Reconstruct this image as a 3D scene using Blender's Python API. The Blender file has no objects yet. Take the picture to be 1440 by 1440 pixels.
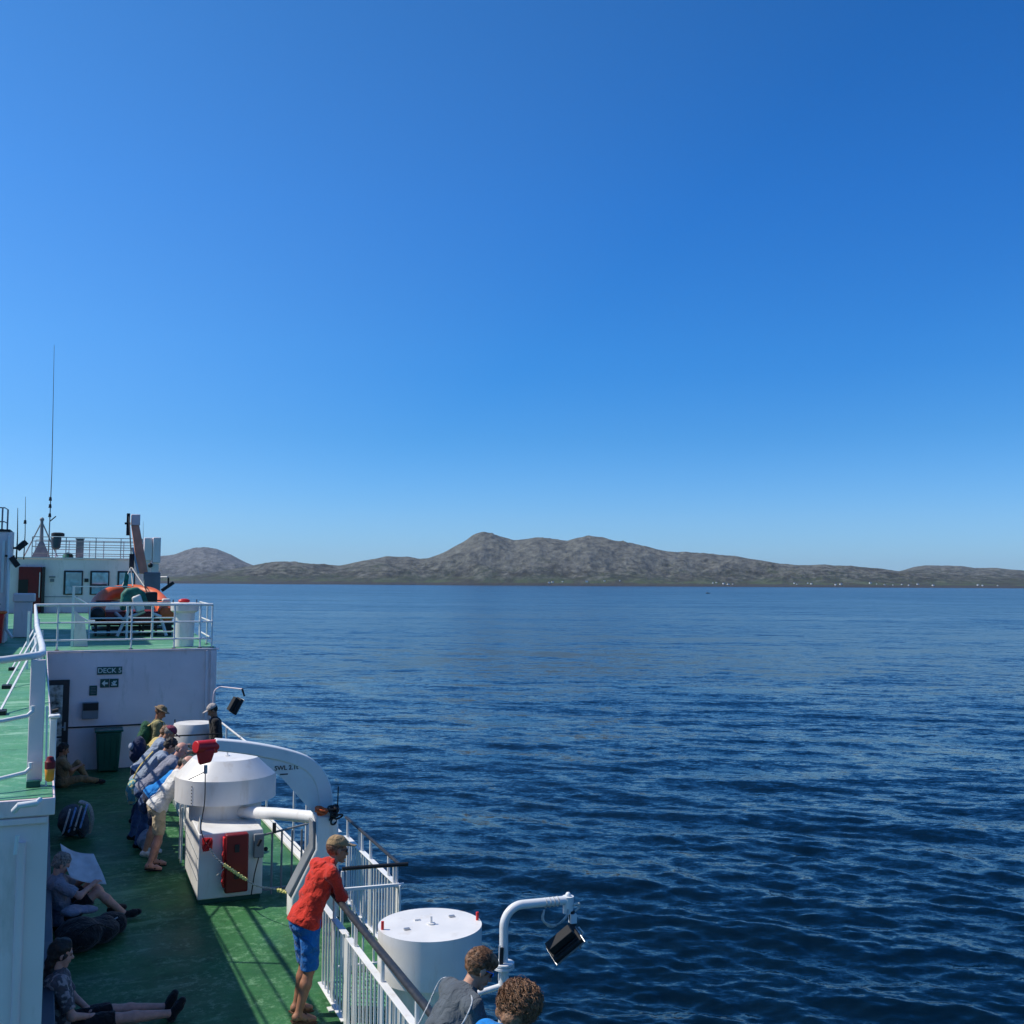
import bpy, math, random
import numpy as np
from mathutils import Vector, Matrix
random.seed(7); rng = np.random.default_rng(11)
sc = bpy.context.scene
COL = sc.collection
# ------------------------------------------------------------------ camera
CAMZ = 4.2
yaw = math.atan(608/1444.); pitch = math.atan(100.5/1444.); roll = math.radians(0.33)
fw = Vector((math.sin(yaw)*math.cos(pitch), math.cos(yaw)*math.cos(pitch), math.sin(pitch)))
r0 = Vector((math.cos(yaw), -math.sin(yaw), 0)); u0 = r0.cross(fw)
rr = r0*math.cos(roll) + u0*math.sin(roll); uu = rr.cross(fw)
cam = bpy.data.cameras.new('camera'); camo = bpy.data.objects.new('camera', cam); COL.objects.link(camo)
camo.matrix_world = Matrix(((rr.x, uu.x, -fw.x, 0), (rr.y, uu.y, -fw.y, 0), (rr.z, uu.z, -fw.z, CAMZ), (0, 0, 0, 1)))
cam.sensor_width = 36; cam.sensor_height = 36; cam.lens = 36*1444/1440.
cam.clip_start = 0.1; cam.clip_end = 150000
sc.camera = camo
# ------------------------------------------------------------------ sun and sky
SUN_AZ = math.atan2(-.894, .447); SUN_EL = math.radians(51)
S = Vector((math.sin(SUN_AZ)*math.cos(SUN_EL), math.cos(SUN_AZ)*math.cos(SUN_EL), math.sin(SUN_EL)))
sl = bpy.data.lights.new('sun', 'SUN'); sl.energy = 4.7; sl.angle = math.radians(.53); sl.color = (1, .93, .82)
slo = bpy.data.objects.new('sun', sl); COL.objects.link(slo); slo.rotation_euler = S.to_track_quat('Z', 'Y').to_euler(); slo.location = (0, 0, 60)
wd = bpy.data.worlds.new('World'); sc.world = wd; wd.use_nodes = True
nt = wd.node_tree; bg = nt.nodes['Background']
sky = nt.nodes.new('ShaderNodeTexSky'); sky.sky_type = 'NISHITA'; sky.sun_disc = False
sky.sun_elevation = SUN_EL; sky.sun_rotation = SUN_AZ; sky.air_density = 1; sky.dust_density = .3; sky.ozone_density = 4
def N(t, ty, **k):
    n = t.nodes.new(ty)
    for a, b in k.items(): setattr(n, a, b)
    return n
def ramp(t, stops, src, interp='LINEAR'):
    n = N(t, 'ShaderNodeValToRGB'); n.color_ramp.interpolation = interp; e = n.color_ramp.elements
    while len(e) < len(stops): e.new(.5)
    for i, (p, c) in enumerate(stops):
        e[i].position = p; e[i].color = (*c, 1) if len(c) == 3 else c
    t.links.new(src, n.inputs[0]); return n.outputs[0]
def mathn(t, op, a, b=None, clamp=False):
    n = N(t, 'ShaderNodeMath', operation=op, use_clamp=clamp)
    for i, v in enumerate((a, b)):
        if v is None: continue
        if isinstance(v, (int, float)): n.inputs[i].default_value = v
        else: t.links.new(v, n.inputs[i])
    return n.outputs[0]
def mixc(t, mode, fac, a, b):
    n = N(t, 'ShaderNodeMix', data_type='RGBA', blend_type=mode)
    for i, v in ((0, fac), (6, a), (7, b)):
        if isinstance(v, (int, float)): n.inputs[i].default_value = v
        elif isinstance(v, tuple): n.inputs[i].default_value = (*v, 1)
        else: t.links.new(v, n.inputs[i])
    return n.outputs[2]
tc = N(nt, 'ShaderNodeTexCoord'); sx = N(nt, 'ShaderNodeSeparateXYZ'); nt.links.new(tc.outputs['Generated'], sx.inputs[0])
dt = N(nt, 'ShaderNodeVectorMath', operation='DOT_PRODUCT'); nt.links.new(tc.outputs['Generated'], dt.inputs[0]); dt.inputs[1].default_value = S
# clear deep blue northern sky: colour by height, paler towards the sun's side
elev = ramp(nt, [(0, (.31, .50, .80)), (.06, (.31, .50, .76)), (.14, (.225, .475, .72)), (.22, (.20, .49, .76)), (.35, (.155, .465, .78)), (.5, (.125, .425, .715)), (1, (.19, .43, .66))], sx.outputs[2])
elev = mixc(nt, 'MULTIPLY', 1, elev, (2.0, 2.0, 2.0))
side = mathn(nt, 'MULTIPLY_ADD', dt.outputs['Value'], .5); side.node.inputs[2].default_value = .5
sr = ramp(nt, [(0, (.50, .50, .49)), (.25, (.38, .46, .48)), (.5, (.245, .41, .475)), (.6, (.26, .425, .48)), (.7, (.5, .5, .5)), (.83, (.76, .585, .525)), (1, (1, .65, .55))], side)
sr = mixc(nt, 'MULTIPLY', 1, sr, (2.0, 2.0, 2.0))
sr = mixc(nt, 'MIX', mathn(nt, 'MULTIPLY', sx.outputs[2], 5.0, True), (1., 1., 1.), sr)
skc = mixc(nt, 'MULTIPLY', 1, mixc(nt, 'MULTIPLY', 1, sky.outputs[0], elev), sr)
nt.links.new(skc, bg.inputs[0]); bg.inputs[1].default_value = .1
vs = sc.view_settings; vs.view_transform = 'Standard'; vs.look = 'None'; vs.gamma = 1; vs.exposure = 0; vs.use_curve_mapping = False
sc.cycles.max_bounces = 6; sc.cycles.diffuse_bounces = 3; sc.cycles.volume_bounces = 0; sc.cycles.use_denoising = True
sc.cycles.caustics_reflective = False; sc.cycles.caustics_refractive = False

# ------------------------------------------------------------------ materials
def pmat(name, col, rough=.5, metal=0., var=.12, vscale=3., bump=0., bscale=40., dirt=None, dirt_amt=.3, dscale=(1.5, 1.5, .35), spec=.4, rvar=.08):
    m = bpy.data.materials.new(name); m.use_nodes = True; t = m.node_tree; b = t.nodes['Principled BSDF']
    g = N(t, 'ShaderNodeNewGeometry'); P = g.outputs['Position']
    n = N(t, 'ShaderNodeTexNoise'); n.inputs['Scale'].default_value = vscale; n.inputs['Detail'].default_value = 5; t.links.new(P, n.inputs[0])
    dk = tuple(c*(1-var*1.6) for c in col); lt = tuple(min(1, c*(1+var)) for c in col)
    c = ramp(t, [(.3, dk), (.7, lt)], n.outputs[0])
    if dirt:
        mp = N(t, 'ShaderNodeMapping'); mp.inputs['Scale'].default_value = dscale; t.links.new(P, mp.inputs[0])
        n2 = N(t, 'ShaderNodeTexNoise'); n2.inputs['Scale'].default_value = 4; n2.inputs['Detail'].default_value = 8; n2.inputs['Roughness'].default_value = .65
        t.links.new(mp.outputs[0], n2.inputs[0])
        f = ramp(t, [(.56, (0, 0, 0)), (.74, (dirt_amt,)*3)], n2.outputs[0])
        c = mixc(t, 'MIX', f, c, dirt)
    t.links.new(c, b.inputs['Base Color'])
    r = ramp(t, [(.3, (max(.02, rough-rvar),)*3), (.7, (min(1, rough+rvar),)*3)], n.outputs[0]); t.links.new(r, b.inputs['Roughness'])
    b.inputs['Metallic'].default_value = metal; b.inputs['Specular IOR Level'].default_value = spec
    if bump:
        n3 = N(t, 'ShaderNodeTexNoise'); n3.inputs['Scale'].default_value = bscale; n3.inputs['Detail'].default_value = 4; t.links.new(P, n3.inputs[0])
        bp = N(t, 'ShaderNodeBump'); bp.inputs['Distance'].default_value = bump; bp.inputs['Strength'].default_value = .8
        t.links.new(n3.outputs[0], bp.inputs['Height']); t.links.new(bp.outputs[0], b.inputs['Normal'])
    return m
M = {}
M['white'] = pmat('white_gloss_paint', (.76, .765, .75), .35, var=.05, bump=.004, bscale=3, dirt=(.40, .27, .15), dirt_amt=.38)
M['wall'] = pmat('white_bulkhead_paint', (.86, .70, .69), .42, var=.06, vscale=1.2, bump=.008, bscale=1.6, dirt=(.42, .33, .26), dirt_amt=.42)
M['cream'] = pmat('drum_paint', (.74, .73, .70), .4, var=.05, bump=.003, bscale=3, dirt=(.45, .36, .25), dirt_amt=.40)
M['grey'] = pmat('grey_paint', (.20, .22, .24), .5, bump=.002)
M['plinth'] = pmat('dark_blue_grey_paint', (.05, .075, .10), .5, dirt=(.16, .16, .15), dirt_amt=.3)
M['black'] = pmat('black_rubber', (.012, .013, .014), .5, var=.2)
M['wood'] = pmat('dark_varnished_rail', (.022, .025, .030), .5, var=.25, vscale=14, bump=.001)
M['red'] = pmat('red_paint', (.62, .02, .022), .4, var=.15, dirt=(.12, .02, .02), dirt_amt=.4)
M['dkred'] = pmat('dark_red_panel', (.17, .008, .012), .45, var=.15)
M['orange'] = pmat('orange_plastic', (.72, .13, .03), .5, var=.15)
M['amber'] = pmat('amber_lens', (.92, .30, .03), .3, var=.05)
M['lamp'] = pmat('lamp_housing', (.022, .023, .025), .8, var=.25, dirt=(.2, .2, .19), dirt_amt=.3)
M['steel'] = pmat('steel', (.42, .43, .44), .35, metal=.7)
M['rope'] = pmat('yellow_rope', (.98, .74, .28), .8, var=.3, vscale=60)
M['ropew'] = pmat('pale_rope', (.45, .45, .42), .8, var=.3, vscale=60)
M['dgreen'] = pmat('green_plastic', (.008, .09, .065), .35, var=.1)
M['tarp'] = pmat('green_tarpaulin', (.02, .16, .12), .6, var=.3, vscale=6, bump=.02, bscale=9)
M['tan'] = pmat('tan_crane_paint', (.80, .33, .21), .5, var=.15)
M['sign'] = pmat('green_sign', (.008, .07, .055), .4, var=.05)
M['signw'] = pmat('sign_lettering', (.62, .68, .62), .5, var=.02)
M['ink'] = pmat('black_stencil_paint', (.02, .02, .022), .6, var=.02)
M['paper'] = pmat('newspaper', (.55, .58, .62), .9, var=.12, vscale=9)
M['doorf'] = pmat('dark_door_paint', (.022, .024, .028), .4)
M['poster'] = pmat('glass_posters', (.42, .43, .40), .2, var=.6, vscale=7, dirt=(.35, .27, .1), dirt_amt=.8, dscale=(3, 3, 3))
def glassm():
    m = bpy.data.materials.new('window_glass'); m.use_nodes = True; b = m.node_tree.nodes['Principled BSDF']
    t = m.node_tree; g = N(t, 'ShaderNodeNewGeometry'); n = N(t, 'ShaderNodeTexNoise'); n.inputs['Scale'].default_value = 2.2; t.links.new(g.outputs[0], n.inputs[0])
    t.links.new(ramp(t, [(.4, (.10, .26, .32)), (.62, (.22, .52, .66))], n.outputs[0]), b.inputs[0])  # mottled blue paints the sky's reflection into the panes
    b.inputs['Roughness'].default_value = .06; b.inputs['Specular IOR Level'].default_value = 1; b.inputs['Coat Weight'].default_value = 1
    return m
M['glass'] = glassm()
def deckm(name, base, dark, light, puddle):
    m = bpy.data.materials.new(name); m.use_nodes = True; t = m.node_tree; b = t.nodes['Principled BSDF']
    P = N(t, 'ShaderNodeNewGeometry').outputs['Position']
    def nz(s, d, sc_=(1, 1, 1), rg=.55, dist=0):
        mp = N(t, 'ShaderNodeMapping'); mp.inputs['Scale'].default_value = sc_; t.links.new(P, mp.inputs[0])
        n = N(t, 'ShaderNodeTexNoise'); n.inputs['Scale'].default_value = s; n.inputs['Detail'].default_value = d; n.inputs['Roughness'].default_value = rg; n.inputs['Distortion'].default_value = dist
        t.links.new(mp.outputs[0], n.inputs[0]); return n.outputs[0]
    c = ramp(t, [(.32, dark), (.68, base)], nz(1.1, 6))
    sc1 = ramp(t, [(.50, (0,)*3), (.60, (.75,)*3)], nz(9, 10, (1, 1, 1), .8)); sc1 = mixc(t, 'MULTIPLY', 1, sc1, ramp(t, [(.42, (.15,)*3), (.6, (1,)*3)], nz(1.7, 4)))
    stn = ramp(t, [(.56, (1,)*3), (.70, (.62,)*3)], nz(2.6, 7, (1, 1, 1), .7, .6)); c = mixc(t, 'MULTIPLY', 1, c, stn)
    c = mixc(t, 'MIX', sc1, c, light)
    st = ramp(t, [(.57, (0,)*3), (.66, (puddle,)*3)], nz(1.3, 5, (.5, 2.2, 1), .6, .8))
    c = mixc(t, 'MIX', st, c, tuple(min(1, x*1.25) for x in light))
    fine = ramp(t, [(.3, (.8,)*3), (.7, (1.1,)*3)], nz(60, 3)); c = mixc(t, 'MULTIPLY', 1, c, fine)
    t.links.new(c, b.inputs[0])
    t.links.new(ramp(t, [(.4, (.62,)*3), (.6, (.42,)*3)], nz(.9, 5, (1, 1, 1), .6)), b.inputs['Roughness']); b.inputs['Specular IOR Level'].default_value = .12
    bp = N(t, 'ShaderNodeBump'); bp.inputs['Distance'].default_value = .003; t.links.new(nz(45, 5), bp.inputs['Height'])
    bp2 = N(t, 'ShaderNodeBump'); bp2.inputs['Distance'].default_value = .02; bp2.inputs['Strength'].default_value = .5; t.links.new(nz(1.2, 2), bp2.inputs['Height']); t.links.new(bp.outputs[0], bp2.inputs['Normal'])
    t.links.new(bp2.outputs[0], b.inputs['Normal'])
    return m
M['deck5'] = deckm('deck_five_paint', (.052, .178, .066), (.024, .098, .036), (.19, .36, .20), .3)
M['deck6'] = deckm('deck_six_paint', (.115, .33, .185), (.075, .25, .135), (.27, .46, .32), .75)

# ------------------------------------------------------------------ mesh helpers
ORG = {}
def frame(d):
    d = Vector(d).normalized(); a = Vector((0, 0, 1)) if abs(d.z) < .95 else Vector((1, 0, 0))
    x = d.cross(a).normalized(); return x, x.cross(d).normalized()
class MB:
    def __init__(s): s.v = []; s.f = []
    def add(s, vs_, fs_):
        o = len(s.v); s.v += [tuple(v) for v in vs_]; s.f += [tuple(i+o for i in f) for f in fs_]; return s
    def hexa(s, p): return s.add(p, [(0, 3, 2, 1), (4, 5, 6, 7), (0, 1, 5, 4), (1, 2, 6, 5), (2, 3, 7, 6), (3, 0, 4, 7)])
    def box(s, x0, x1, y0, y1, z0, z1): return s.hexa([(x0, y0, z0), (x1, y0, z0), (x1, y1, z0), (x0, y1, z0), (x0, y0, z1), (x1, y0, z1), (x1, y1, z1), (x0, y1, z1)])
    def bar(s, a, b, w, h=None):
        h = h or w; a = Vector(a); b = Vector(b); x, y = frame(b-a); x = x*w/2; y = y*h/2
        return s.hexa([a-x-y, a+x-y, a+x+y, a-x+y, b-x-y, b+x-y, b+x+y, b-x+y])
    def tube(s, pts, r, seg=8, closed=False, fl=1.):
        pts = [Vector(p) for p in pts]; n = len(pts); vs_ = []; px = None
        rs = r if isinstance(r, (list, tuple)) else [r]*n
        for i, p in enumerate(pts):
            a = pts[(i-1) % n] if (closed or i > 0) else p; b = pts[(i+1) % n] if (closed or i < n-1) else p
            d = (b-a).normalized()
            if px is None: x, y = frame(d)
            else:
                x = (px - d*px.dot(d)); x = x.normalized() if x.length > 1e-6 else frame(d)[0]; y = x.cross(d)
            px = x
            for k in range(seg):
                t_ = 2*math.pi*k/seg; vs_.append(p + x*math.cos(t_)*rs[i] + y*math.sin(t_)*rs[i]*fl)
        fs_ = []
        for i in range(n if closed else n-1):
            j = (i+1) % n
            for k in range(seg):
                l = (k+1) % seg; fs_.append((i*seg+k, i*seg+l, j*seg+l, j*seg+k))
        if not closed: fs_ += [tuple(reversed(range(seg))), tuple(range((n-1)*seg, n*seg))]
        return s.add(vs_, fs_)
    def lathe(s, c, prof, seg=40):
        cx, cy, cz = c; vs_ = []; fs_ = []
        for r, z in prof:
            for k in range(seg):
                t_ = 2*math.pi*k/seg; vs_.append((cx+r*math.cos(t_), cy+r*math.sin(t_), cz+z))
        for i in range(len(prof)-1):
            for k in range(seg):
                l = (k+1) % seg; fs_.append((i*seg+k, i*seg+l, (i+1)*seg+l, (i+1)*seg+k))
        fs_ += [tuple(reversed(range(seg))), tuple(range((len(prof)-1)*seg, len(prof)*seg))]
        return s.add(vs_, fs_)
    def prism(s, poly, o, ax, ay, ext):
        o = Vector(o); ax = Vector(ax); ay = Vector(ay); e = Vector(ext); n = len(poly)
        vs_ = [o+ax*p[0]+ay*p[1] for p in poly] + [o+ax*p[0]+ay*p[1]+e for p in poly]
        fs_ = [tuple(reversed(range(n))), tuple(range(n, 2*n))] + [(i, (i+1) % n, n+(i+1) % n, n+i) for i in range(n)]
        return s.add(vs_, fs_)
    def ball(s, c, r, nu=12, nv=8, sc_=(1, 1, 1)):
        vs_ = []; fs_ = []
        for j in range(1, nv):
            ph = math.pi*j/nv
            for i in range(nu):
                t_ = 2*math.pi*i/nu; vs_.append((c[0]+r*sc_[0]*math.sin(ph)*math.cos(t_), c[1]+r*sc_[1]*math.sin(ph)*math.sin(t_), c[2]+r*sc_[2]*math.cos(ph)))
        vs_ += [(c[0], c[1], c[2]+r*sc_[2]), (c[0], c[1], c[2]-r*sc_[2])]; T = len(vs_)-2
        for j in range(nv-2):
            for i in range(nu): k = (i+1) % nu; fs_.append((j*nu+i, (j+1)*nu+i, (j+1)*nu+k, j*nu+k))
        for i in range(nu): k = (i+1) % nu; fs_ += [(T, i, k), (T+1, (nv-2)*nu+k, (nv-2)*nu+i)]
        return s.add(vs_, fs_)
    def build(s, name, mat, parent=None, bevel=0, smooth=True, kind=None):
        org = ORG.get(parent.name, (0, 0, 0)) if parent else (0, 0, 0)
        V = np.array(s.v, dtype=np.float32) - np.array(org, dtype=np.float32)
        me = bpy.data.meshes.new(name); me.from_pydata(V.tolist(), [], s.f); me.update()
        return linkmesh(name, me, mat, parent, org, bevel, smooth, kind)
def linkmesh(name, me, mat, parent, org, bevel=0, smooth=True, kind=None):
    o = bpy.data.objects.new(name, me); COL.objects.link(o); me.materials.append(M[mat] if isinstance(mat, str) else mat)
    if parent: o.parent = parent
    ORG[o.name] = org
    if smooth:
        me.polygons.foreach_set('use_smooth', [True]*len(me.polygons)); me.set_sharp_from_angle(angle=math.radians(38))
    if bevel:
        b = o.modifiers.new('bevel', 'BEVEL'); b.width = bevel; b.segments = 2; b.limit_method = 'ANGLE'; b.angle_limit = math.radians(50)
    if kind: o['kind'] = kind
    return o
def thing(name, label, cat, loc=(0, 0, 0), group=None, kind=None):
    o = bpy.data.objects.new(name, None); COL.objects.link(o); o.location = loc; o.empty_display_size = .2; ORG[o.name] = tuple(loc)
    o['label'] = label; o['category'] = cat
    if group: o['group'] = group
    if kind: o['kind'] = kind
    return o
def tag(o, label, cat, group=None):
    o['label'] = label; o['category'] = cat
    if group: o['group'] = group
    return o
def share(src, name, parent, off):
    o = bpy.data.objects.new(name, src.data); COL.objects.link(o); o.parent = parent; o.location = off; ORG[o.name] = ORG.get(src.name, (0, 0, 0)); return o
def arc(c, r, a0, a1, n, u, v):
    c = Vector(c); u = Vector(u); v = Vector(v)
    return [c+u*r*math.cos(a0+(a1-a0)*i/n)+v*r*math.sin(a0+(a1-a0)*i/n) for i in range(n+1)]
def text_mesh(txt, size, name, mat, parent, loc, depth=.004, align='CENTER'):
    cu = bpy.data.curves.new('tmp', 'FONT'); cu.body = txt; cu.size = size; cu.extrude = depth; cu.align_x = align; cu.align_y = 'CENTER'; cu.offset = size*.012
    t_ = bpy.data.objects.new('tmp', cu); COL.objects.link(t_); bpy.context.view_layer.update()
    me = bpy.data.meshes.new_from_object(t_.evaluated_get(bpy.context.evaluated_depsgraph_get())); bpy.data.objects.remove(t_)
    me.transform(Matrix.Rotation(math.pi/2, 4, 'X')); org = ORG[parent.name]
    me.transform(Matrix.Translation(Vector(loc)-Vector(org))); me.materials.clear()
    return linkmesh(name, me, mat, parent, org, smooth=False)

# ------------------------------------------------------------------ sea
SEAZ = -9.8
def build_sea():
    cols = np.concatenate([np.linspace(-180, -12, 60, endpoint=False), np.linspace(-12, 58, 860), np.linspace(58, 180, 44)[1:-1]])
    hh = CAMZ-SEAZ
    el = np.concatenate([[70, 55], np.linspace(38, 5.2, 560), 5.2*np.exp(-np.linspace(0, 1, 180)[1:]*math.log(5.2/.012))])
    R = hh/np.tan(np.radians(el)); az = np.radians(cols)
    A, Rr = np.meshgrid(az, R); X = np.sin(A)*Rr; Y = np.cos(A)*Rr
    dR = np.gradient(R)[:, None]; dT = (R*math.radians(.082))[:, None]
    sp = np.maximum(dR, dT)
    g = np.random.default_rng(5); va = yaw+math.radians(12)
    Z = np.zeros_like(X); DX = np.zeros_like(X); DY = np.zeros_like(X)
    # slow patches of rougher and smoother water
    patch = np.zeros_like(X)
    for k in range(8):
        L = g.uniform(18, 70); th = g.uniform(0, math.pi); patch += np.sin(2*math.pi/L*(X*math.sin(th)+Y*math.cos(th))+g.uniform(0, 6.28))
    patch = np.clip(1+.22*patch, .45, 1.7)
    for k in range(120):
        L = .42*math.exp(g.uniform(0, 1)**1.15*math.log(10/.42)); th = va+g.normal(0, .55 if L < 4 else .34)
        st = .021*(1.0 if L < 4 else .50)
        a = st*L/(2*math.pi)*g.uniform(.5, 1.3); kx = 2*math.pi/L*math.sin(th); ky = 2*math.pi/L*math.cos(th)
        att = np.clip((L/sp-2)/4, 0, 1)*(patch if L < 3 else 1)
        ph = kx*X+ky*Y+g.uniform(0, 6.28); sn = np.sin(ph); cs = np.cos(ph)
        Z += a*att*sn; DX += a*att*cs*math.sin(th)*.6; DY += a*att*cs*math.cos(th)*.6
    X = X+DX; Y = Y+DY
    n, m = X.shape; V = np.stack([X, Y, Z+SEAZ], -1).reshape(-1, 3)
    i = np.arange(n-1)[:, None]; j = np.arange(m)[None, :]; j2 = (j+1) % m
    F = np.stack([i*m+j, (i+1)*m+j, (i+1)*m+j2, i*m+j2], -1).reshape(-1, 4)
    return V, F
def np_mesh(name, V, F):
    me = bpy.data.meshes.new(name); nv = len(V); nf, k = F.shape
    me.vertices.add(nv); me.vertices.foreach_set('co', V.astype(np.float32).ravel())
    me.loops.add(nf*k); me.loops.foreach_set('vertex_index', F.astype(np.int32).ravel())
    me.polygons.add(nf); me.polygons.foreach_set('loop_start', np.arange(0, nf*k, k, dtype=np.int32))
    me.polygons.foreach_set('use_smooth', np.ones(nf, dtype=bool)); me.update(calc_edges=True); me.validate(); return me
def watermat():
    m = bpy.data.materials.new('sea_water'); m.use_nodes = True; t = m.node_tree; b = t.nodes['Principled BSDF']
    b.inputs['Base Color'].default_value = (.0002, .0062, .0150, 1); b.inputs['IOR'].default_value = 1.333; b.inputs['Roughness'].default_value = .07
    P = N(t, 'ShaderNodeNewGeometry').outputs['Position']
    def nz(s, d, rot, scl, rg, out=0):
        mp = N(t, 'ShaderNodeMapping', vector_type='TEXTURE'); mp.inputs['Rotation'].default_value = (0, 0, rot); mp.inputs['Scale'].default_value = scl; t.links.new(P, mp.inputs[0])
        n = N(t, 'ShaderNodeTexNoise'); n.inputs['Scale'].default_value = s; n.inputs['Detail'].default_value = d; n.inputs['Roughness'].default_value = rg; n.inputs['Distortion'].default_value = .4
        t.links.new(mp.outputs[0], n.inputs[0]); return n.outputs[out]
    # wavelet slopes taken straight from noise, so that they keep their spread of tilts at any distance
    acc = N(t, 'ShaderNodeNewGeometry').outputs['Normal']; q = -math.radians(29)
    for s_, d_, st, amp in ((8., 3, 1.7, .32), (3., 4, 1.8, .52), (.9, 4, 2.1, .56), (.22, 4, 2.6, .46), (.035, 5, 3.6, .36)):
        c = nz(s_, d_, q, (st, 1, 1), .62, 1); a = N(t, 'ShaderNodeVectorMath', operation='SUBTRACT'); t.links.new(c, a.inputs[0]); a.inputs[1].default_value = (.5, .5, .5)
        b2 = N(t, 'ShaderNodeVectorMath', operation='MULTIPLY_ADD'); t.links.new(a.outputs[0], b2.inputs[0]); b2.inputs[1].default_value = (amp, amp, 0); t.links.new(acc, b2.inputs[2]); acc = b2.outputs[0]
    nn = N(t, 'ShaderNodeVectorMath', operation='NORMALIZE'); t.links.new(acc, nn.inputs[0]); t.links.new(nn.outputs[0], b.inputs['Normal'])
    # wavelets too small to be meshed widen the reflection: more of them per square metre of view further out to sea
    ln = N(t, 'ShaderNodeVectorMath', operation='LENGTH'); t.links.new(P, ln.inputs[0])
    lg = mathn(t, 'LOGARITHM', ln.outputs['Value'], 10.0); fr = mathn(t, 'MULTIPLY', mathn(t, 'SUBTRACT', lg, 1.6), .5, True)
    rf = ramp(t, [(0, (.05,)*3), (.2, (.08,)*3), (.45, (.17,)*3), (.8, (.22,)*3), (1, (.22,)*3)], fr)
    t.links.new(mathn(t, 'ADD', rf, mathn(t, 'MULTIPLY', mathn(t, 'SUBTRACT', nz(.012, 5, q, (6, 1, 1), .65), .5), .12), True), b.inputs['Roughness']); return m
M['sea'] = watermat()
V, F = build_sea(); o = linkmesh('sea', np_mesh('sea', V, F), 'sea', None, (0, 0, 0), smooth=False, kind='structure')

# ------------------------------------------------------------------ islands
def fbm2(x, y, octs, lac=2.03, gain=.52, ridged=False, seed=0):
    g = np.random.default_rng(seed); tot = np.zeros_like(x); amp = 1; fr = 1; nrm = 0
    for o_ in range(octs):
        T = g.random((128, 128)); ox, oy = g.uniform(0, 128, 2); ang = g.uniform(0, 6.28)
        xx = (x*math.cos(ang)-y*math.sin(ang))*fr+ox; yy = (x*math.sin(ang)+y*math.cos(ang))*fr+oy
        xi = np.floor(xx).astype(int); yi = np.floor(yy).astype(int); fx = xx-xi; fy = yy-yi; fx = fx*fx*(3-2*fx); fy = fy*fy*(3-2*fy)
        a = T[xi % 128, yi % 128]; b = T[(xi+1) % 128, yi % 128]; c = T[xi % 128, (yi+1) % 128]; d = T[(xi+1) % 128, (yi+1) % 128]
        n = (a*(1-fx)+b*fx)*(1-fy)+(c*(1-fx)+d*fx)*fy
        if ridged: n = 1-np.abs(2*n-1)
        tot += amp*n; nrm += amp; amp *= gain; fr *= lac
    return tot/nrm
def rockmat(name, heath, grass, rock, rs=.05):
    m = bpy.data.materials.new(name); m.use_nodes = True; t = m.node_tree; b = t.nodes['Principled BSDF']
    P = N(t, 'ShaderNodeNewGeometry').outputs['Position']
    def nz(s, d, r=.6):
        n = N(t, 'ShaderNodeTexNoise'); n.inputs['Scale'].default_value = s; n.inputs['Detail'].default_value = d; n.inputs['Roughness'].default_value = r; t.links.new(P, n.inputs[0]); return n.outputs[0]
    c = ramp(t, [(.42, heath), (.58, grass)], nz(.004, 7))
    sz = N(t, 'ShaderNodeSeparateXYZ'); t.links.new(P, sz.inputs[0])
    h = mathn(t, 'MULTIPLY', sz.outputs[2], .0009)
    rk = mathn(t, 'ADD', nz(.011, 9, .75), h)
    c = mixc(t, 'MIX', ramp(t, [(.52, (0,)*3), (.66, (.85,)*3)], rk), c, rock)
    c = mixc(t, 'MULTIPLY', 1, c, ramp(t, [(.34, (.35,)*3), (.66, (1.5,)*3)], nz(.016, 7, .72)))
    low = mixc(t, 'MIX', ramp(t, [(.45, (0,)*3), (.55, (1,)*3)], nz(.006, 4)), (.045, .045, .03), (.07, .10, .035))
    c = mixc(t, 'MIX', ramp(t, [(.02, (.75,)*3), (.10, (0,)*3)], mathn(t, 'MULTIPLY', mathn(t, 'ADD', sz.outputs[2], 10.), .0014)), c, low)
    sh = ramp(t, [(.0, (1,)*3), (.06, (1,)*3), (.1, (0,)*3)], mathn(t, 'MULTIPLY_ADD', sz.outputs[2], .006)); sh.node.inputs[0].links[0].from_node.inputs[2].default_value = .03
    c = mixc(t, 'MIX', sh, c, (.045, .042, .038))
    t.links.new(c, b.inputs[0]); b.inputs['Roughness'].default_value = .95; b.inputs['Specular IOR Level'].default_value = .1
    bp = N(t, 'ShaderNodeBump'); bp.inputs['Distance'].default_value = 24; t.links.new(nz(.012, 8, .7), bp.inputs['Height']); t.links.new(bp.outputs[0], b.inputs['Normal'])
    return m
M['moor'] = rockmat('heather_moor_and_rock', (.040, .036, .022), (.038, .045, .021), (.135, .135, .115))
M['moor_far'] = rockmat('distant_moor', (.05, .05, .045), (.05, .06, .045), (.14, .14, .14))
def pix_az(x): return yaw+math.atan((x-720)/1444.)
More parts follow.
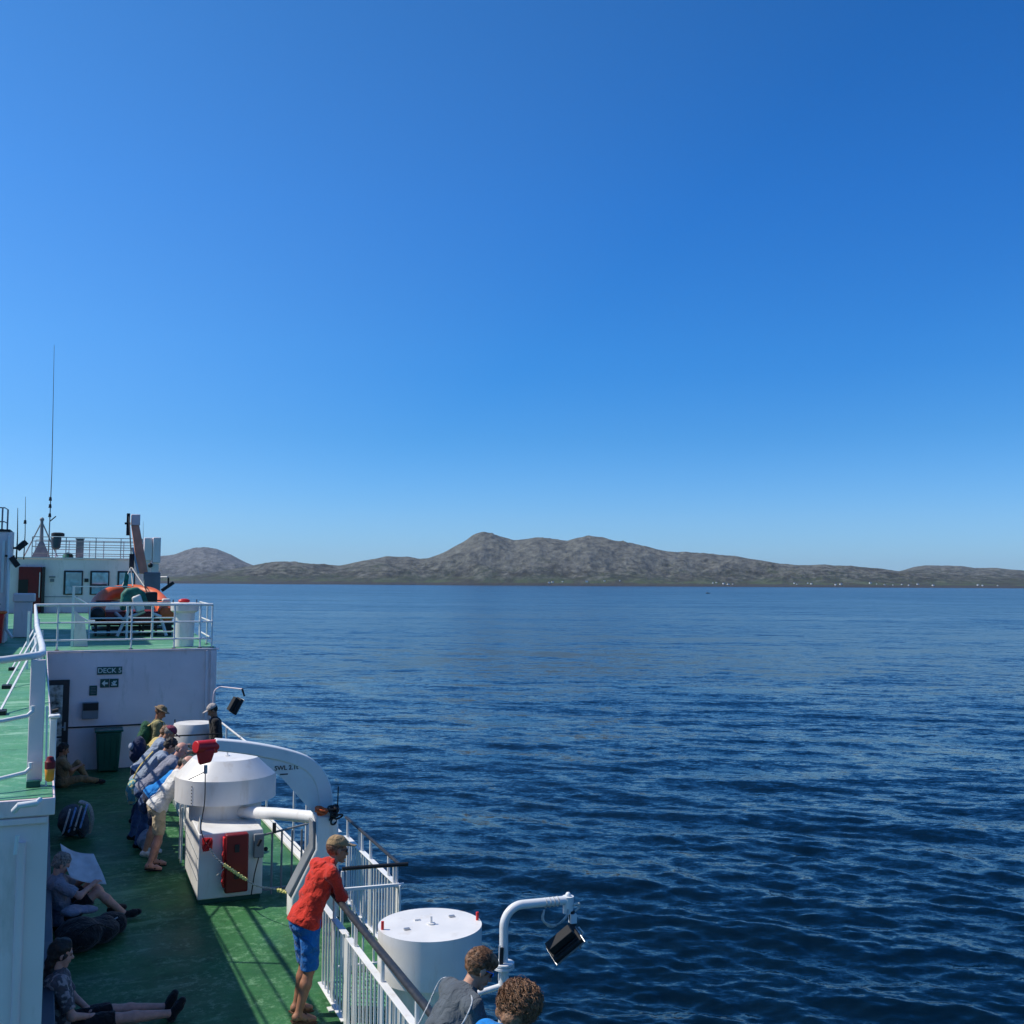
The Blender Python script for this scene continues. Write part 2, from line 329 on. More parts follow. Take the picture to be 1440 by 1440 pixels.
def island(name, prof, r0_, depth, mat, seed, amp=1., hz=822.):
    xs = np.array([p[0] for p in prof], float); ys = np.array([p[1] for p in prof], float)
    na = 1100; px = np.linspace(xs[0], xs[-1], na)
    ridge = np.interp(px, xs, ys)
    ker = np.ones(5)/5; ridge = np.convolve(np.pad(ridge, 2, 'edge'), ker, 'valid')
    base = 818.6+(px-220)/1220.*5.2
    azs = yaw+np.arctan((px-720)/1444.); cosf = np.cos(azs-yaw)
    H = np.maximum((base-ridge)*1.035-.3, 0)/1444.*(r0_+depth)*1.0/1.0
    nr = 120; tt = np.linspace(0, 1, nr)
    A, T = np.meshgrid(azs, tt); Hm = np.broadcast_to(H, A.shape); C = np.broadcast_to(cosf, A.shape)
    shore = 260*(fbm2(A*9, A*0+3, 5, seed=seed)-.5)
    dist = (r0_+shore*(1-T)+depth*1.7*T)/C
    X = np.sin(A)*dist; Y = np.cos(A)*dist
    tp = np.clip(T/.62, 0, 1)
    rise = np.where(T < .62, .10*np.minimum(tp*9, 1)+.90*tp**1.35*(1+.25*np.sin(tp*math.pi)), 1-((T-.62)/.38)**1.5*.9)
    n1 = fbm2(X/900, Y/900, 7, ridged=True, seed=seed+1)-.55; n2 = fbm2(X/260, Y/260, 6, ridged=True, seed=seed+2)-.5
    Z = Hm*rise*(dist*C/(r0_+depth)) + amp*(n1*np.minimum(Hm, 260)*.8*np.sin(np.clip(tp, 0, 1)*math.pi)*.9 + n2*(12+Hm*.11)*np.clip(tp*3, 0, 1)*np.where(tp > .9, .45, 1))
    Z *= np.minimum(Hm/12, 1)
    Z[0] = -6; Z[1] = np.maximum(Z[1], 1.5)+4*fbm2(A[1]*200, A[1]*0, 3, seed=9)
    Z = Z+SEAZ+np.where(T > 0, 1.2, 0)
    n, m = X.shape; i = np.arange(n-1)[:, None]; j = np.arange(m-1)[None, :]
    F = np.stack([i*m+j, i*m+j+1, (i+1)*m+j+1, (i+1)*m+j], -1).reshape(-1, 4)
    V = np.stack([X, Y, Z], -1).reshape(-1, 3)
    linkmesh(name, np_mesh(name, V, F), mat, None, (0, 0, 0), smooth=False, kind='structure')
    return azs, H, X, Y, Z, tt
FARP = [(60, 800), (140, 792), (190, 787), (220, 783), (245, 781), (262, 775), (272, 772), (287, 770.5), (305, 773), (325, 780), (345, 790), (365, 798), (400, 806), (460, 815)]
MAINP = [(180, 812), (225, 812), (270, 809), (310, 803), (350, 796), (372, 792), (390, 790), (412, 790), (430, 792), (455, 794), (480, 795), (497, 791), (512, 788), (530, 785), (545, 781.5), (560, 783), (575, 783), (590, 786), (603, 785), (625, 777), (640, 769), (655, 761), (668, 752), (680, 747), (692, 750), (704, 755), (722, 760), (735, 758), (752, 755), (775, 758), (797, 762), (812, 757), (826, 754.5), (850, 757), (866, 761), (880, 763), (905, 768), (925, 773), (955, 776), (963, 775), (985, 778), (1010, 780), (1030, 781), (1060, 786), (1095, 791), (1120, 793), (1155, 793), (1200, 795), (1240, 798), (1262, 801), (1290, 802), (1330, 805), (1380, 808), (1440, 811), (1500, 815), (1560, 820)]
RIGHTP = [(1190, 812), (1240, 806), (1268, 801), (1285, 796), (1300, 794), (1340, 794.5), (1352, 794), (1370, 797), (1400, 797), (1425, 799), (1445, 801), (1500, 806), (1600, 815)]
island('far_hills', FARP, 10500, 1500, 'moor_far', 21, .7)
island('right_hills', RIGHTP, 9300, 1300, 'moor', 31, .7)
MI = island('island', MAINP, 7400, 1300, 'moor', 41)
# white cottages along the far shore
def cottages():
    azs, H, X, Y, Z, tt = MI; g = random.Random(3)
    proto = MB().box(-6, 6, -3.5, 3.5, -2, 4); roofm = MB().prism([(-3.7, 4), (3.7, 4), (0, 7.5)], (-6.2, 0, 0), (0, 1, 0), (0, 0, 1), (12.4, 0, 0))
    px = np.linspace(MAINP[0][0], MAINP[-1][0], 1100); first = None
    spots = [(773, 3), (778, 4), (792, 5), (826, 4), (850, 5), (872, 6), (1003, 6), (1008, 7), (1018, 6), (1024, 5), (1030, 6), (1117, 8), (1121, 6), (1136, 10), (1140, 7), (1175, 6), (1182, 6), (1224, 8), (1232, 7), (1243, 6), (1255, 6), (1268, 7), (1277, 6), (1290, 8), (1312, 6), (1374, 9), (1380, 7), (1402, 8)]
    for k, (x, r) in enumerate(spots):
        j = int(np.argmin(abs(px-x))); loc = (float(X[r, j]), float(Y[r, j]), float(Z[r, j])+1)
        if first is None:
            t_ = thing('cottage', '', 'house', (0, 0, 0)); proto.build('wall', 'cot', t_, smooth=False); roofm.build('roof', 'slate', t_, smooth=False)
            first = t_
        else:
            t_ = first.copy(); COL.objects.link(t_)
            for c in first.children: d = c.copy(); COL.objects.link(d); d.parent = t_
        t_.location = loc; t_.rotation_euler = (0, 0, g.uniform(-.5, .9)); s_ = g.uniform(.9, 1.8); t_.scale = (s_, s_*.9, s_)
        t_['label'] = 'tiny white cottage among others along the far shore of the island'; t_['category'] = 'house'; t_['group'] = 'white cottages along the far shore'
M['cot'] = pmat('limewash', (.75, .75, .72), .8, var=.03); M['slate'] = pmat('slate', (.1, .1, .11), .8)
cottages()
# small dark boat far out
d_ = Vector((math.sin(pix_az(995)), math.cos(pix_az(995)), 0))*1650
bt = thing('small_boat', 'tiny dark boat alone on the water below the island', 'boat', (d_.x, d_.y, SEAZ))
MB().prism([(-3.4, .9), (3.8, 1.2), (3, -.2), (-3.2, -.2)], (d_.x, d_.y-.9, SEAZ), (.94, -.34, 0), (0, 0, 1), (.6, 1.7, 0)).build('hull', 'black', bt)
MB().box(d_.x-1.8, d_.x-.2, d_.y-.5, d_.y+.5, SEAZ+.9, SEAZ+2.2).build('wheelhouse', 'grey', bt)

# ------------------------------------------------------------------ decks and deckhouses
def sheet(name, poly, z0, z1, mat, kind='structure'):
    o = MB().prism([(x, y) for x, y in poly], (0, 0, z0), (1, 0, 0), (0, 1, 0), (0, 0, z1-z0)).build(name, mat, None, smooth=False); o['kind'] = kind; return o
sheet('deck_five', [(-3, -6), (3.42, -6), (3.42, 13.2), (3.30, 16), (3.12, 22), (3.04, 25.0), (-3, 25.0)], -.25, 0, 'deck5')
DK = thing('deckhouse', 'white painted lower deckhouse whose bulkhead carries the deck sign, door and green bin', 'deckhouse', (0, 25.1, 0))
# far bulkhead of deck five
MB().prism([(-3, 0), (3.05, 0), (3.05, 2.61), (-3, 2.61)], (0, 25.08, 0), (1, 0, 0), (0, 0, 1), (0, .3, 0)).build('bulkhead', 'wall', DK, bevel=.01)
MB().box(2.80, 2.86, 25.02, 25.079, 0, 2.6).build('corner_pipe', 'wall', DK, bevel=.01)
MB().box(2.92, 3.05, 25.04, 25.079, 0, 2.6).build('corner_plate', 'wall', DK, bevel=.01)
MB().box(-.1, 1.62, 25.05, 25.079, .935, .965).build('recess_line', 'black', DK)  # dark recess line of the wall panel, put on as a black strip
MB().box(1.75, 1.79, 25.03, 25.079, 1.04, 1.2).build('bracket', 'black', DK)
MB().box(-3, 3.1, 25.04, 25.4, 2.612, 2.648).build('deck_edge', 'wall', DK, bevel=.008)
d = thing('deck_door', 'dark framed door with posters behind its glass, beside the green bin', 'door', (-.34, 25.07, .06))
MB().box(-.62, -.10, 25.02, 25.075, 0.06, 2.01).build('frame', 'doorf', d, bevel=.01)
MB().box(-.55, -.23, 24.995, 25.018, .78, 1.9).build('window', 'poster', d, bevel=.01)
MB().box(-.55, -.23, 24.995, 25.018, .55, .74).build('lower_window', 'poster', d)
MB().tube([(-.17, 25.02, .98), (-.17, 24.95, .98), (-.27, 24.95, .98)], .012).build('handle', 'steel', d)
MB().box(-.19, -.15, 25.0, 25.019, .9, 1.08).build('lock_plate', 'steel', d)
def signboard(name, label, x0, x1, z0, z1):
    t_ = thing(name, label, 'sign', ((x0+x1)/2, 25.05, z0)); MB().box(x0, x1, 25.058, 25.078, z0, z1).build('board', 'sign', t_); return t_
s_ = signboard('deck_sign', 'long green sign reading DECK 5 on the far bulkhead', .46, .985, 2.1, 2.27)
text_mesh('DECK 5', .15, 'lettering', 'signw', s_, (.722, 25.055, 2.185))
s_ = signboard('arrow_sign', 'small green sign with a white arrow pointing left, under the DECK 5 sign', .53, .715, 1.81, 2.0)
MB().prism([(.56, 1.905), (.63, 1.975), (.63, 1.925), (.69, 1.925), (.69, 1.885), (.63, 1.885), (.63, 1.835)], (0, 25.05, 0), (1, 0, 0), (0, 0, 1), (0, .006, 0)).build('arrow', 'signw', s_, smooth=False)
s_ = signboard('lifejacket_sign', 'small green sign with a white pictogram, right of the arrow sign', .73, .915, 1.81, 2.0)
m_ = MB().ball((.82, 25.053, 1.935), .022, sc_=(1, .2, 1)); m_.prism([(.76, 1.85), (.88, 1.85), (.88, 1.87), (.84, 1.89), (.88, 1.95), (.86, 1.965), (.82, 1.9), (.78, 1.93), (.765, 1.91), (.80, 1.875), (.76, 1.87)], (0, 25.05, 0), (1, 0, 0), (0, 0, 1), (0, .006, 0)).build('pictogram', 'signw', s_, smooth=False)
s_ = thing('notice_plate', 'small square blue-green notice between the signs and the wall box', 'notice', (.39, 25.05, 1.64))
MB().box(.31, .47, 25.06, 25.078, 1.64, 1.86).build('board', 'sign', s_)
m_ = MB()
for k in range(5): m_.box(.335, .445, 25.054, 25.058, 1.68+k*.034, 1.688+k*.034)
m_.build('text_lines', 'grey', s_)
b_ = thing('wall_box', 'grey metal box with a dark slot fixed to the bulkhead between door and bin', 'box', (.34, 25.0, 1.14))
MB().box(.17, .51, 24.9, 25.078, 1.14, 1.5).build('body', 'grey', b_, bevel=.015)
MB().box(.19, .505, 24.885, 24.898, 1.33, 1.49).build('slot', 'black', b_)
c_ = thing('wheelie_bin', 'tall green bin with ribbed sides standing against the far bulkhead', 'bin', (.74, 24.8, 0))
MB().hexa([(.52, 24.58, .02), (.95, 24.58, .02), (.95, 25.0, .02), (.52, 25.0, .02), (.47, 24.5, .88), (1.0, 24.5, .88), (1.0, 25.02, .88), (.47, 25.02, .88)]).build('body', 'dgreen', c_, bevel=.03)
for k in range(4): MB().bar((.56+k*.115, 24.565, .06), (.545+k*.125, 24.498, .8), .02, .02).build('rib', 'dgreen', c_)
MB().box(.44, 1.03, 24.46, 25.03, .885, .93).build('lid', 'dgreen', c_, bevel=.02)
# port side wall of the lower walkway, with its ledge and the aft facing corner block
def wx(y): return -.14-.0285*(y-8.2)
MB().prism([(-3, 8.2), (wx(8.2), 8.2), (wx(25), 25.0), (-3, 25.0)], (0, 0, 0.001), (1, 0, 0), (0, 1, 0), (0, 0, 2.525)).build('side_wall', 'wall', DK, smooth=False)
MB().prism([(wx(8.35)+.002, 8.35), (-.02, 8.35), (-.50, 24.9), (wx(24.9)+.002, 24.9)], (0, 0, 0.002), (1, 0, 0), (0, 1, 0), (0, 0, .5)).build('ledge', 'plinth', DK, bevel=.01)
MB().box(-3, wx(8.2)-.004, 8.17, 8.195, 2.47, 2.52).build('aft_rib', 'wall', DK, bevel=.01)
MB().tube([(-.31, 8.19, 2.35), (-.31, 8.19, .02)], .03, 14).build('drain_pipe', 'wall', DK)
MB().tube([(-.36, 8.05, 2.60), (-.33, 8.0, 2.645), (-.22, 8.0, 2.652), (-.20, 8.08, 2.655)], .022, 10).build('scupper_pipe', 'white', DK)
MB().tube([(-.345, 8.1, 2.29), (-.335, 8.1, 2.42)], .014, 8).build('toggle', 'white', DK)
# deck six: coaming plus green sheet
def slab6(nm, poly):
    sheet(nm, poly, 2.455, 2.612, 'wall'); 
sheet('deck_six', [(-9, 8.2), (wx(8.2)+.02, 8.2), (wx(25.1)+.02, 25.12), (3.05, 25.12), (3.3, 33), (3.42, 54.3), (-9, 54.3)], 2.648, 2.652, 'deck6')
MB().prism([(-9, 8.16), (wx(8.2)+.04, 8.16), (wx(25.03)+.04, 25.03), (-9, 25.03)], (0, 0, 2.53), (1, 0, 0), (0, 1, 0), (0, 0, .117)).build('deck_six_slab', 'wall', DK, bevel=.006)
MB().box(-9, 3.0, 25.41, 54.2, 2.5, 2.647).build('deck_six_slab', 'wall', DK, smooth=False)
# ship's side
hp = [(3.42, -14), (3.425, 13.2), (3.31, 16), (3.13, 22), (3.06, 25.4), (3.3, 33), (3.4, 54), (2.6, 66), (0.2, 78), (-6, 84), (-14, 78), (-16, 60), (-16.4, -14)]
hl = MB(); n_ = len(hp)
for (zt, zb) in ((-.26, -10.5),):
    vs_ = [(x, y, zt) for x, y in hp]+[(x*.995, y, zb) for x, y in hp]
    hl.add(vs_, [(i, i+n_, (i+1) % n_+n_, (i+1) % n_) for i in range(n_)]+[tuple(range(n_))])
h_ = hl.build('ferry_hull', 'black', None, smooth=False); tag(h_, 'dark hull of the ferry below the passenger decks', 'ship hull')
MB().prism([(3.30, 13.4), (3.20, 16), (3.02, 22), (2.95, 24.95), (3.04, 24.98), (3.12, 22), (3.30, 16), (3.415, 13.4)], (0, 0, .004), (1, 0, 0), (0, 1, 0), (0, 0, .05)).build('edge_kerb', 'cream', None, bevel=.008)['kind'] = 'structure'

# ------------------------------------------------------------------ railings
def rail_fence(name, label, path, levels, r, postat, zb, rp=.02, mat='white', group=None, cat='railing', topr=None):
    t_ = thing(name, label, cat, (path[0][0], path[0][1], zb), group)
    for i, z in enumerate(levels):
        MB().tube([(x, y, zb+z) for x, y in path], (topr or r) if i == 0 else r, 8).build('top_rail' if i == 0 else 'rail', mat, t_)
    for q in postat:
        x, y = q[0], q[1]; MB().tube([(x, y, zb+.003), (x, y, zb+levels[0]-.01)], q[2] if len(q) > 2 else rp, 8).build('post', mat, t_)
        MB().box(x-.045, x+.045, y-.045, y+.045, zb+.001, zb+.014).build('foot', 'black', t_)
    return t_
rail_fence('deck_six_front_rail', 'white three-bar railing along the edge of the upper deck above the DECK 5 sign', [(-.84, 25.2), (2.95, 25.2)], [1.01, .61, .22], .02, [(-.39, 25.2), (1.16, 25.2), (2.1, 25.2), (2.68, 25.2)], 2.652, topr=.03)
rail_fence('starboard_corner_rail', 'white railing running forward from the canister at the ship side edge', [(2.95, 25.2), (2.99, 26.6), (3.05, 28.9)], [1.0, .6, .22], .02, [(2.96, 25.3), (2.99, 26.6), (3.04, 28.8)], 2.652)
rail_fence('second_rail', 'white three-bar railing behind the front one, in front of the orange boat', [(.28, 29), (2.7, 29)], [.98, .58, .21], .018, [(.3, 29), (1.22, 29, .03), (1.85, 29, .03), (2.66, 29)], 2.652)
pn = thing('bulkhead_screen', 'white slanted screen plate with stays left of the orange boat', 'screen', (0, 26.6, 2.652))
MB().box(-.12, -.06, 26.5, 26.56, 2.653, 4.08).build('post', 'white', pn)
MB().prism([(-.05, 2.654), (.26, 2.654), (.17, 3.3), (-.05, 3.5)], (0, 26.5, 0), (1, 0, 0), (0, 0, 1), (0, .04, 0)).build('plate', 'wall', pn)
for z in (3.83, 3.45): MB().tube([(-.08, 26.52, z), (.25, 26.6, z-.2), (.4, 26.6, z-.2)], .022, 8).build('stay', 'white', pn)
MB().tube([(-.08, 26.5, 4.07), (1.2, 27.2, 4.07)], .014, 6).build('top_wire', 'white', pn)
# walkway rail on the port side, with its broad corner post near the camera
pr_ = thing('port_walkway_rail', 'thick white pipe railing with a broad corner post at the left edge of the photo', 'railing', (-.25, 8.7, 2.652))
pts = [(-3.2, 8.35, 3.60), (-1.4, 8.4, 3.605), (-.5, 8.55, 3.61), (-.27, 8.72, 3.63), (-.24, 8.95, 3.63), (-.27, 9.9, 3.63), (-.45, 14, 3.64), (-.85, 24.9, 3.66), (-.86, 25.12, 3.66), (-.8, 25.2, 3.66)]
MB().tube(pts, .028, 12).build('top_rail', 'white', pr_)
for z in (3.17, 2.75):
    MB().tube([(-3.2, 8.3, z-.02), (-1.2, 8.38, z-.015), (-.48, 8.5, z), (-.32, 8.58, z+.02), (-.285, 8.6, z+.05), (-.285, 8.6, z+.09)], .016, 10).build('rail', 'white', pr_)
for z in (3.28, 2.93): MB().tube([(-.23, 9.0, z), (-.45, 14, z), (-.86, 25.1, z)], .012, 8).build('wire', 'white', pr_)
MB().box(-.312, -.205, 8.66, 8.70, 2.68, 3.6).build('corner_post', 'wall', pr_, bevel=.008)
MB().box(-.31, -.215, 8.60, 8.72, 2.653, 2.70).build('post_foot', 'dgreen', pr_, bevel=.004)
MB().tube([(-.175, 8.62, 2.655), (-.188, 8.64, 3.25)], .007, 8).build('edge_tube', 'white', pr_)
for y in (13, 17, 21): MB().tube([(wx(y)-.03-.012*(y-8), y, 2.655), (wx(y)-.03-.012*(y-8), y, 3.63)], .02, 8).build('post', 'white', pr_)
fx = thing('deck_edge_fitting', 'white bracket with dark top on the deck edge beside the broad corner post', 'bracket', (-.13, 8.9, 2.4))
MB().box(-.168, -.118, 8.9, 8.96, 2.40, 3.12).build('upright', 'white', fx, bevel=.006)
MB().box(-.18, -.095, 8.88, 8.98, 3.125, 3.15).build('cap', 'white', fx, bevel=.01)
MB().tube([(-.155, 8.88, 3.18), (-.11, 8.88, 3.19)], .016, 10).build('knob', 'black', fx)
lb = thing('lifebuoy_light', 'orange and dark red lifebuoy light hanging by the corner post', 'light', (-.145, 8.6, 2.7))
MB().lathe((-.150, 8.55, 2.70), [(.02, 0), (.030, .012), (.036, .09), (.034, .095)], 16).build('lens', 'amber', lb)
MB().lathe((-.150, 8.55, 2.797), [(.037, 0), (.038, .05), (.030, .06), (.022, .085), (.006, .09)], 16).build('cap', 'dkred', lb)
# stowed gangway side frames on deck six: slanted white bars with black feet
gw = thing('inclined_rail_stays', 'white slanted rail stays with black feet on the upper left green deck', 'rail stays', (-.7, 17, 2.652))
for (x0, y0, x1, y1) in ((-.72, 20, -1.0, 19.9), (-.62, 17.6, -.90, 16.6), (-.52, 14.6, -.78, 13.4)):
    top = (x0+.02, y0+.9, 3.35)
    MB().bar(top, (x1, y1, 2.70), .022).build('stay', 'white', gw); MB().box(x1-.06, x1+.06, y1-.12, y1+.12, 2.653, 2.70).build('foot', 'black', gw)
MB().box(-.80, -.76, 20.0, 20.06, 2.653, 3.66).build('post', 'white', gw); MB().box(-.70, -.66, 20.0, 20.06, 2.653, 3.66).build('post', 'white', gw)
MB().bar((-.78, 20.03, 3.2), (-.68, 20.03, 2.8), .02).build('brace', 'white', gw); MB().bar((-.68, 20.03, 3.2), (-.78, 20.03, 2.8), .02).build('brace', 'white', gw)

# --- deck five barred railings
def barred(name, label, a, b, ztop, zbot, zhand, gaps, step=.125, hand='wood', flat=(), posts=(), hr=.03, barr=.011, tw=.065, side=(-1, 0)):
    a = Vector((a[0], a[1], 0)); b = Vector((b[0], b[1], 0)); L = (b-a).length; u = (b-a)/L
    t_ = thing(name, label, 'railing', tuple(a))
    P_ = lambda s, z: a+u*s+Vector((0, 0, z))
    segs = []; s0 = 0
    for g0, g1 in gaps: segs.append((s0, g0)); s0 = g1
    segs.append((s0, L))
    first = None
    for (p, q) in segs:
        if q-p < .1: continue
        MB().bar(P_(p, ztop), P_(q, ztop), tw, .012).build('upper_bar', 'white', t_, bevel=.003)
        MB().bar(P_(p, zbot), P_(q, zbot), tw, .012).build('lower_bar', 'white', t_, bevel=.003)
        k = p+step*.6
        while k < q-.03:
            if first is None:
                first = MB().tube([P_(k, zbot), P_(k, ztop)], barr, 8).build('bar', 'white', t_); k0 = k
            else: share(first, 'bar', t_, u*(k-k0))
            k += step
    for s in flat: MB().bar(P_(s, .01), P_(s, ztop+.02), .13, .02).build('flat_post', 'white', t_, bevel=.004)
    for s in posts: MB().tube([P_(s, .005), P_(s, zhand-.01)], .018, 10).build('post', 'white', t_); MB().bar(P_(s, .002), P_(s, .012), .1, .1).build('foot', 'white', t_)
    if zhand: MB().tube([P_(0, zhand), P_(L, zhand)], hr, 12, fl=.75).build('handrail', hand, t_)
    return t_
barred('inner_railing', 'white barred railing with thick dark handrail under the arms of the man in red', (2.45, 4.2), (2.45, 10.85), .87, .07, 1.1, [(5.50, 5.62)], .125, flat=(5.58, 3.2), posts=(6.1, 5.25, 4.35, 3.4, 2.3, 1.2), hr=.036)
barred('outer_railing', 'white barred railing with a dark handrail on the ship side beyond the man in red', (3.37, 11.15), (3.37, 13.6), .86, .07, 1.1, [], .12, posts=(.1, .42, 1.2, 1.6, 1.75, 2.35), flat=(.02,), hr=.022)
barred('short_outer_railing', 'short white barred railing seen under the beam behind the crane post', (3.36, 13.9), (3.31, 15.6), .84, .07, 0, [], .17, barr=.013)
rail_fence('forward_outer_rail', 'thin railing with posts along the ship side from the crane post to the far bulkhead', [(3.34, 14.0), (3.28, 16.5), (3.12, 21), (3.0, 24.9)], [1.08, .10], .02, [(3.3, 15.75, .026), (3.27, 16.6, .02), (3.2, 18.7), (3.12, 20.9), (3.05, 23), (3.01, 24.7)], 0)
tb = thing('cross_railing', 'short white railing with a black top bar closing the gap behind the red hoodie', 'railing', (2.8, 11.15, 0))
MB().tube([(2.74, 11.2, 1.1), (3.1, 11.17, 1.1), (3.46, 11.12, 1.1)], .022, 12).build('handrail', 'black', tb)
MB().bar((2.7, 11.2, .88), (3.42, 11.14, .88), .035, .03).build('upper_bar', 'white', tb)
for x in (2.74, 2.86, 2.98, 3.10, 3.22, 3.32): MB().tube([(x, 11.18, .02), (x, 11.18, 1.08 if x in (2.74, 3.32) else .87)], .012 if x not in (2.74, 3.32) else .018, 8).build('bar', 'white', tb)
MB().bar((2.7, 11.2, .07), (3.36, 11.14, .07), .035, .02).build('lower_bar', 'white', tb)
MB().tube([(2.80, 11.22, .8), (2.80, 11.22, .62), (2.86, 11.22, .5), (2.9, 11.22, .62), (2.86, 11.22, .75)], .012, 6).build('latch', 'white', tb)
sg = thing('shaded_gate', 'grey barred gate in shade between the red locker and the crane post', 'gate', (2.45, 14.3, 0))  # shade on the bars is put into their grey colour
MB().tube([(2.42, 14.3, .8), (3.0, 14.28, .9)], .015, 8).build('top_rail', 'grey', sg)
MB().bar((2.42, 14.3, .08), (3.1, 14.28, .08), .03).build('lower_bar', 'grey', sg)
for x in (2.53, 2.66, 2.80, 2.93): MB().tube([(x, 14.3, .01), (x, 14.3, .83)], .014, 8).build('bar', 'grey', sg)
MB().box(2.53, 2.57, 14.24, 14.30, .82, .95).build('latch', 'black', sg)
MB().ball((2.44, 14.26, .62), .03).build('knob', 'black', sg)
# inner rail that the row of passengers leans on
ir = thing('passenger_rail', 'white railing with dark handrail under the arms of the leaning passengers', 'railing', (1.78, 16.2, 0))
MB().tube([(1.80, 16.3, 1.06), (1.80, 23.6, 1.06)], .02, 10).build('handrail', 'black', ir)
MB().tube([(1.80, 21.2, 1.2), (2.7, 21.2, 1.2)], .014, 8).build('cross_handrail', 'black', ir)
for z in (.8, .12): MB().bar((1.80, 16.3, z), (1.80, 23.6, z), .03, .02).build('bar_rail', 'white', ir)
f_ = MB().tube([(1.80, 16.4, .01), (1.80, 16.4, .8)], .012, 8).build('bar', 'white', ir)
for k in range(1, 36): share(f_, 'bar', ir, (0, k*.2, 0))
for y in (16.3, 18.4, 20.6, 22.8): MB().tube([(1.80, y, .01), (1.80, y, 1.05)], .02, 8).build('post', 'white', ir)
for y in (16.35, 16.6): MB().tube([(1.55, y, .01), (1.55, y, .82)], .016, 8).build('short_post', 'white', ir)
# grating behind the inner railing
gt = thing('green_grating', 'green slotted grating on the outboard platform seen through the railing bars', 'grating', (2.8, 9, 0))
m_ = MB()
for k in range(27): m_.box(2.56+k*.03, 2.572+k*.03, 8.0, 11.0, .012, .04)
for k in range(31): m_.box(2.55, 3.36, 8.0+k*.1, 8.03+k*.1, .008, .036)
m_.build('bearing_bars', 'deck6', gt, smooth=False, kind='stuff'); MB().box(2.54, 3.38, 7.98, 11.02, .001, .006).build('tray', 'black', gt)

# ------------------------------------------------------------------ white drums
def drum(name, label, c, prof, pegs, pegmat, seg=56, extra=True, cat='drum'):
    t_ = thing(name, label, cat, c)
    MB().lathe(c, prof, seg).build('casing', 'cream', t_)
    zt = prof[-1][1]
    for (px_, py_) in pegs:
        MB().tube([(c[0]+px_, c[1]+py_, c[2]+zt-.06), (c[0]+px_, c[1]+py_, c[2]+zt+.07)], .013, 10).build('peg', pegmat, t_)
    if extra:
        MB().tube([(c[0]+.01, c[1], c[2]+zt-.002), (c[0]+.01, c[1], c[2]+zt+.07)], .012, 8).build('lifting_pin', 'cream', t_)
        MB().lathe((c[0]+.01, c[1], c[2]+zt), [(.035, 0), (.035, .012), (.015, .014)], 16).build('pin_base', 'cream', t_)
    return t_
D2 = drum('capstan_drum', 'large white drum with red pegs standing outboard of the nearest railing', (2.98, 8.9, 0), [(.36, .01), (.36, .72), (.37, .74), (.46, .76), (.46, 1.175)], [(-.43, .02), (.43, -.05)], 'red')
for (x, y) in ((-.26, -.08), (.22, .10), (-.1, .13)): MB().box(2.98+x, 2.98+x+.05, 8.9+y, 8.9+y+.03, 1.1752, 1.19).build('cleat', 'steel' if x != -.1 else 'cream', D2)
DA = drum('winch_drum', 'biggest white drum with a sloping shoulder, under the crane arm', (2.05, 15.4, 0), [(.50, .60), (.50, 1.125), (.70, 1.13), (.70, 1.46), (.47, 1.70)], [], 'black')
m_ = MB()
for k in range(6): m_.ball((2.05-.52, 15.4-.475, 1.16+k*.045), .008)
m_.build('rivet_row', 'ink', DA, smooth=False)
DC = drum('far_drum', 'smaller white drum with black pegs behind the row of passengers', (2.28, 22.2, 0), [(.36, .01), (.36, .72), (.46, .78), (.46, 1.10), (.38, 1.31)], [(-.36, .1), (.3, -.1)], 'black', extra=False)
DD = drum('deck_six_canister', 'white canister with two black pegs at the corner of the upper deck', (2.37, 25.75, 2.652), [(.22, .01), (.235, .8), (.32, .86), (.325, 1.04), (.31, 1.05)], [(-.27, 0), (.27, 0)], 'black', extra=False)
MB().ball((2.35, 25.75, 3.74), .10, sc_=(1.4, 1, .55)).build('red_cover', 'red', DD)

# ------------------------------------------------------------------ locker under the big drum
lk = thing('equipment_locker', 'white steel locker under the biggest drum with a red case on its front', 'locker', (1.98, 15.0, 0))
MB().box(1.56, 2.39, 14.18, 15.95, .06, .905).build('body', 'cream', lk, bevel=.015)
MB().box(1.58, 2.37, 14.21, 15.93, .002, .058).build('plinth', 'dgreen', lk)
for z in (.30, .58): MB().box(1.553, 1.559, 14.22, 15.92, z, z+.012).build('side_seam', 'grey', lk)
MB().prism([(0, 0), (.28, 0), (0, .24)], (1.57, 14.2, .906), (0, 1, 0), (0, 0, 1), (.02, 0, 0)).build('gusset', 'cream', lk)
MB().box(2.26, 2.39, 14.10, 14.17, .55, .86).build('control_box', 'grey', lk, bevel=.01)
MB().tube([(2.32, 14.09, .56), (2.27, 14.09, .35), (2.24, 14.12, .08)], .008, 6).build('cable', 'ink', lk)
MB().tube([(2.30, 14.05, .72), (2.34, 14.05, .8)], .02, 8).build('switch_knob', 'black', lk)
rc = thing('red_case', 'upright red case fixed on the front of the white locker', 'case', (2.03, 14.1, .12))
MB().box(1.885, 2.18, 14.03, 14.175, .15, .90).build('body', 'dkred', rc, bevel=.02)
MB().box(1.86, 1.886, 14.06, 14.17, .22, .86).build('hinge_side', 'red', rc, bevel=.008)
for z in (.72, .38): MB().box(2.0, 2.06, 14.015, 14.03, z-.05, z+.05).build('clip', 'ink', rc, bevel=.004)
for z in (.62, .36, .28): MB().tube([(1.86, 14.05, z+.07), (1.845, 14.03, z+.03), (1.86, 14.05, z-.02)], .012, 6).build('strap', 'red', rc)
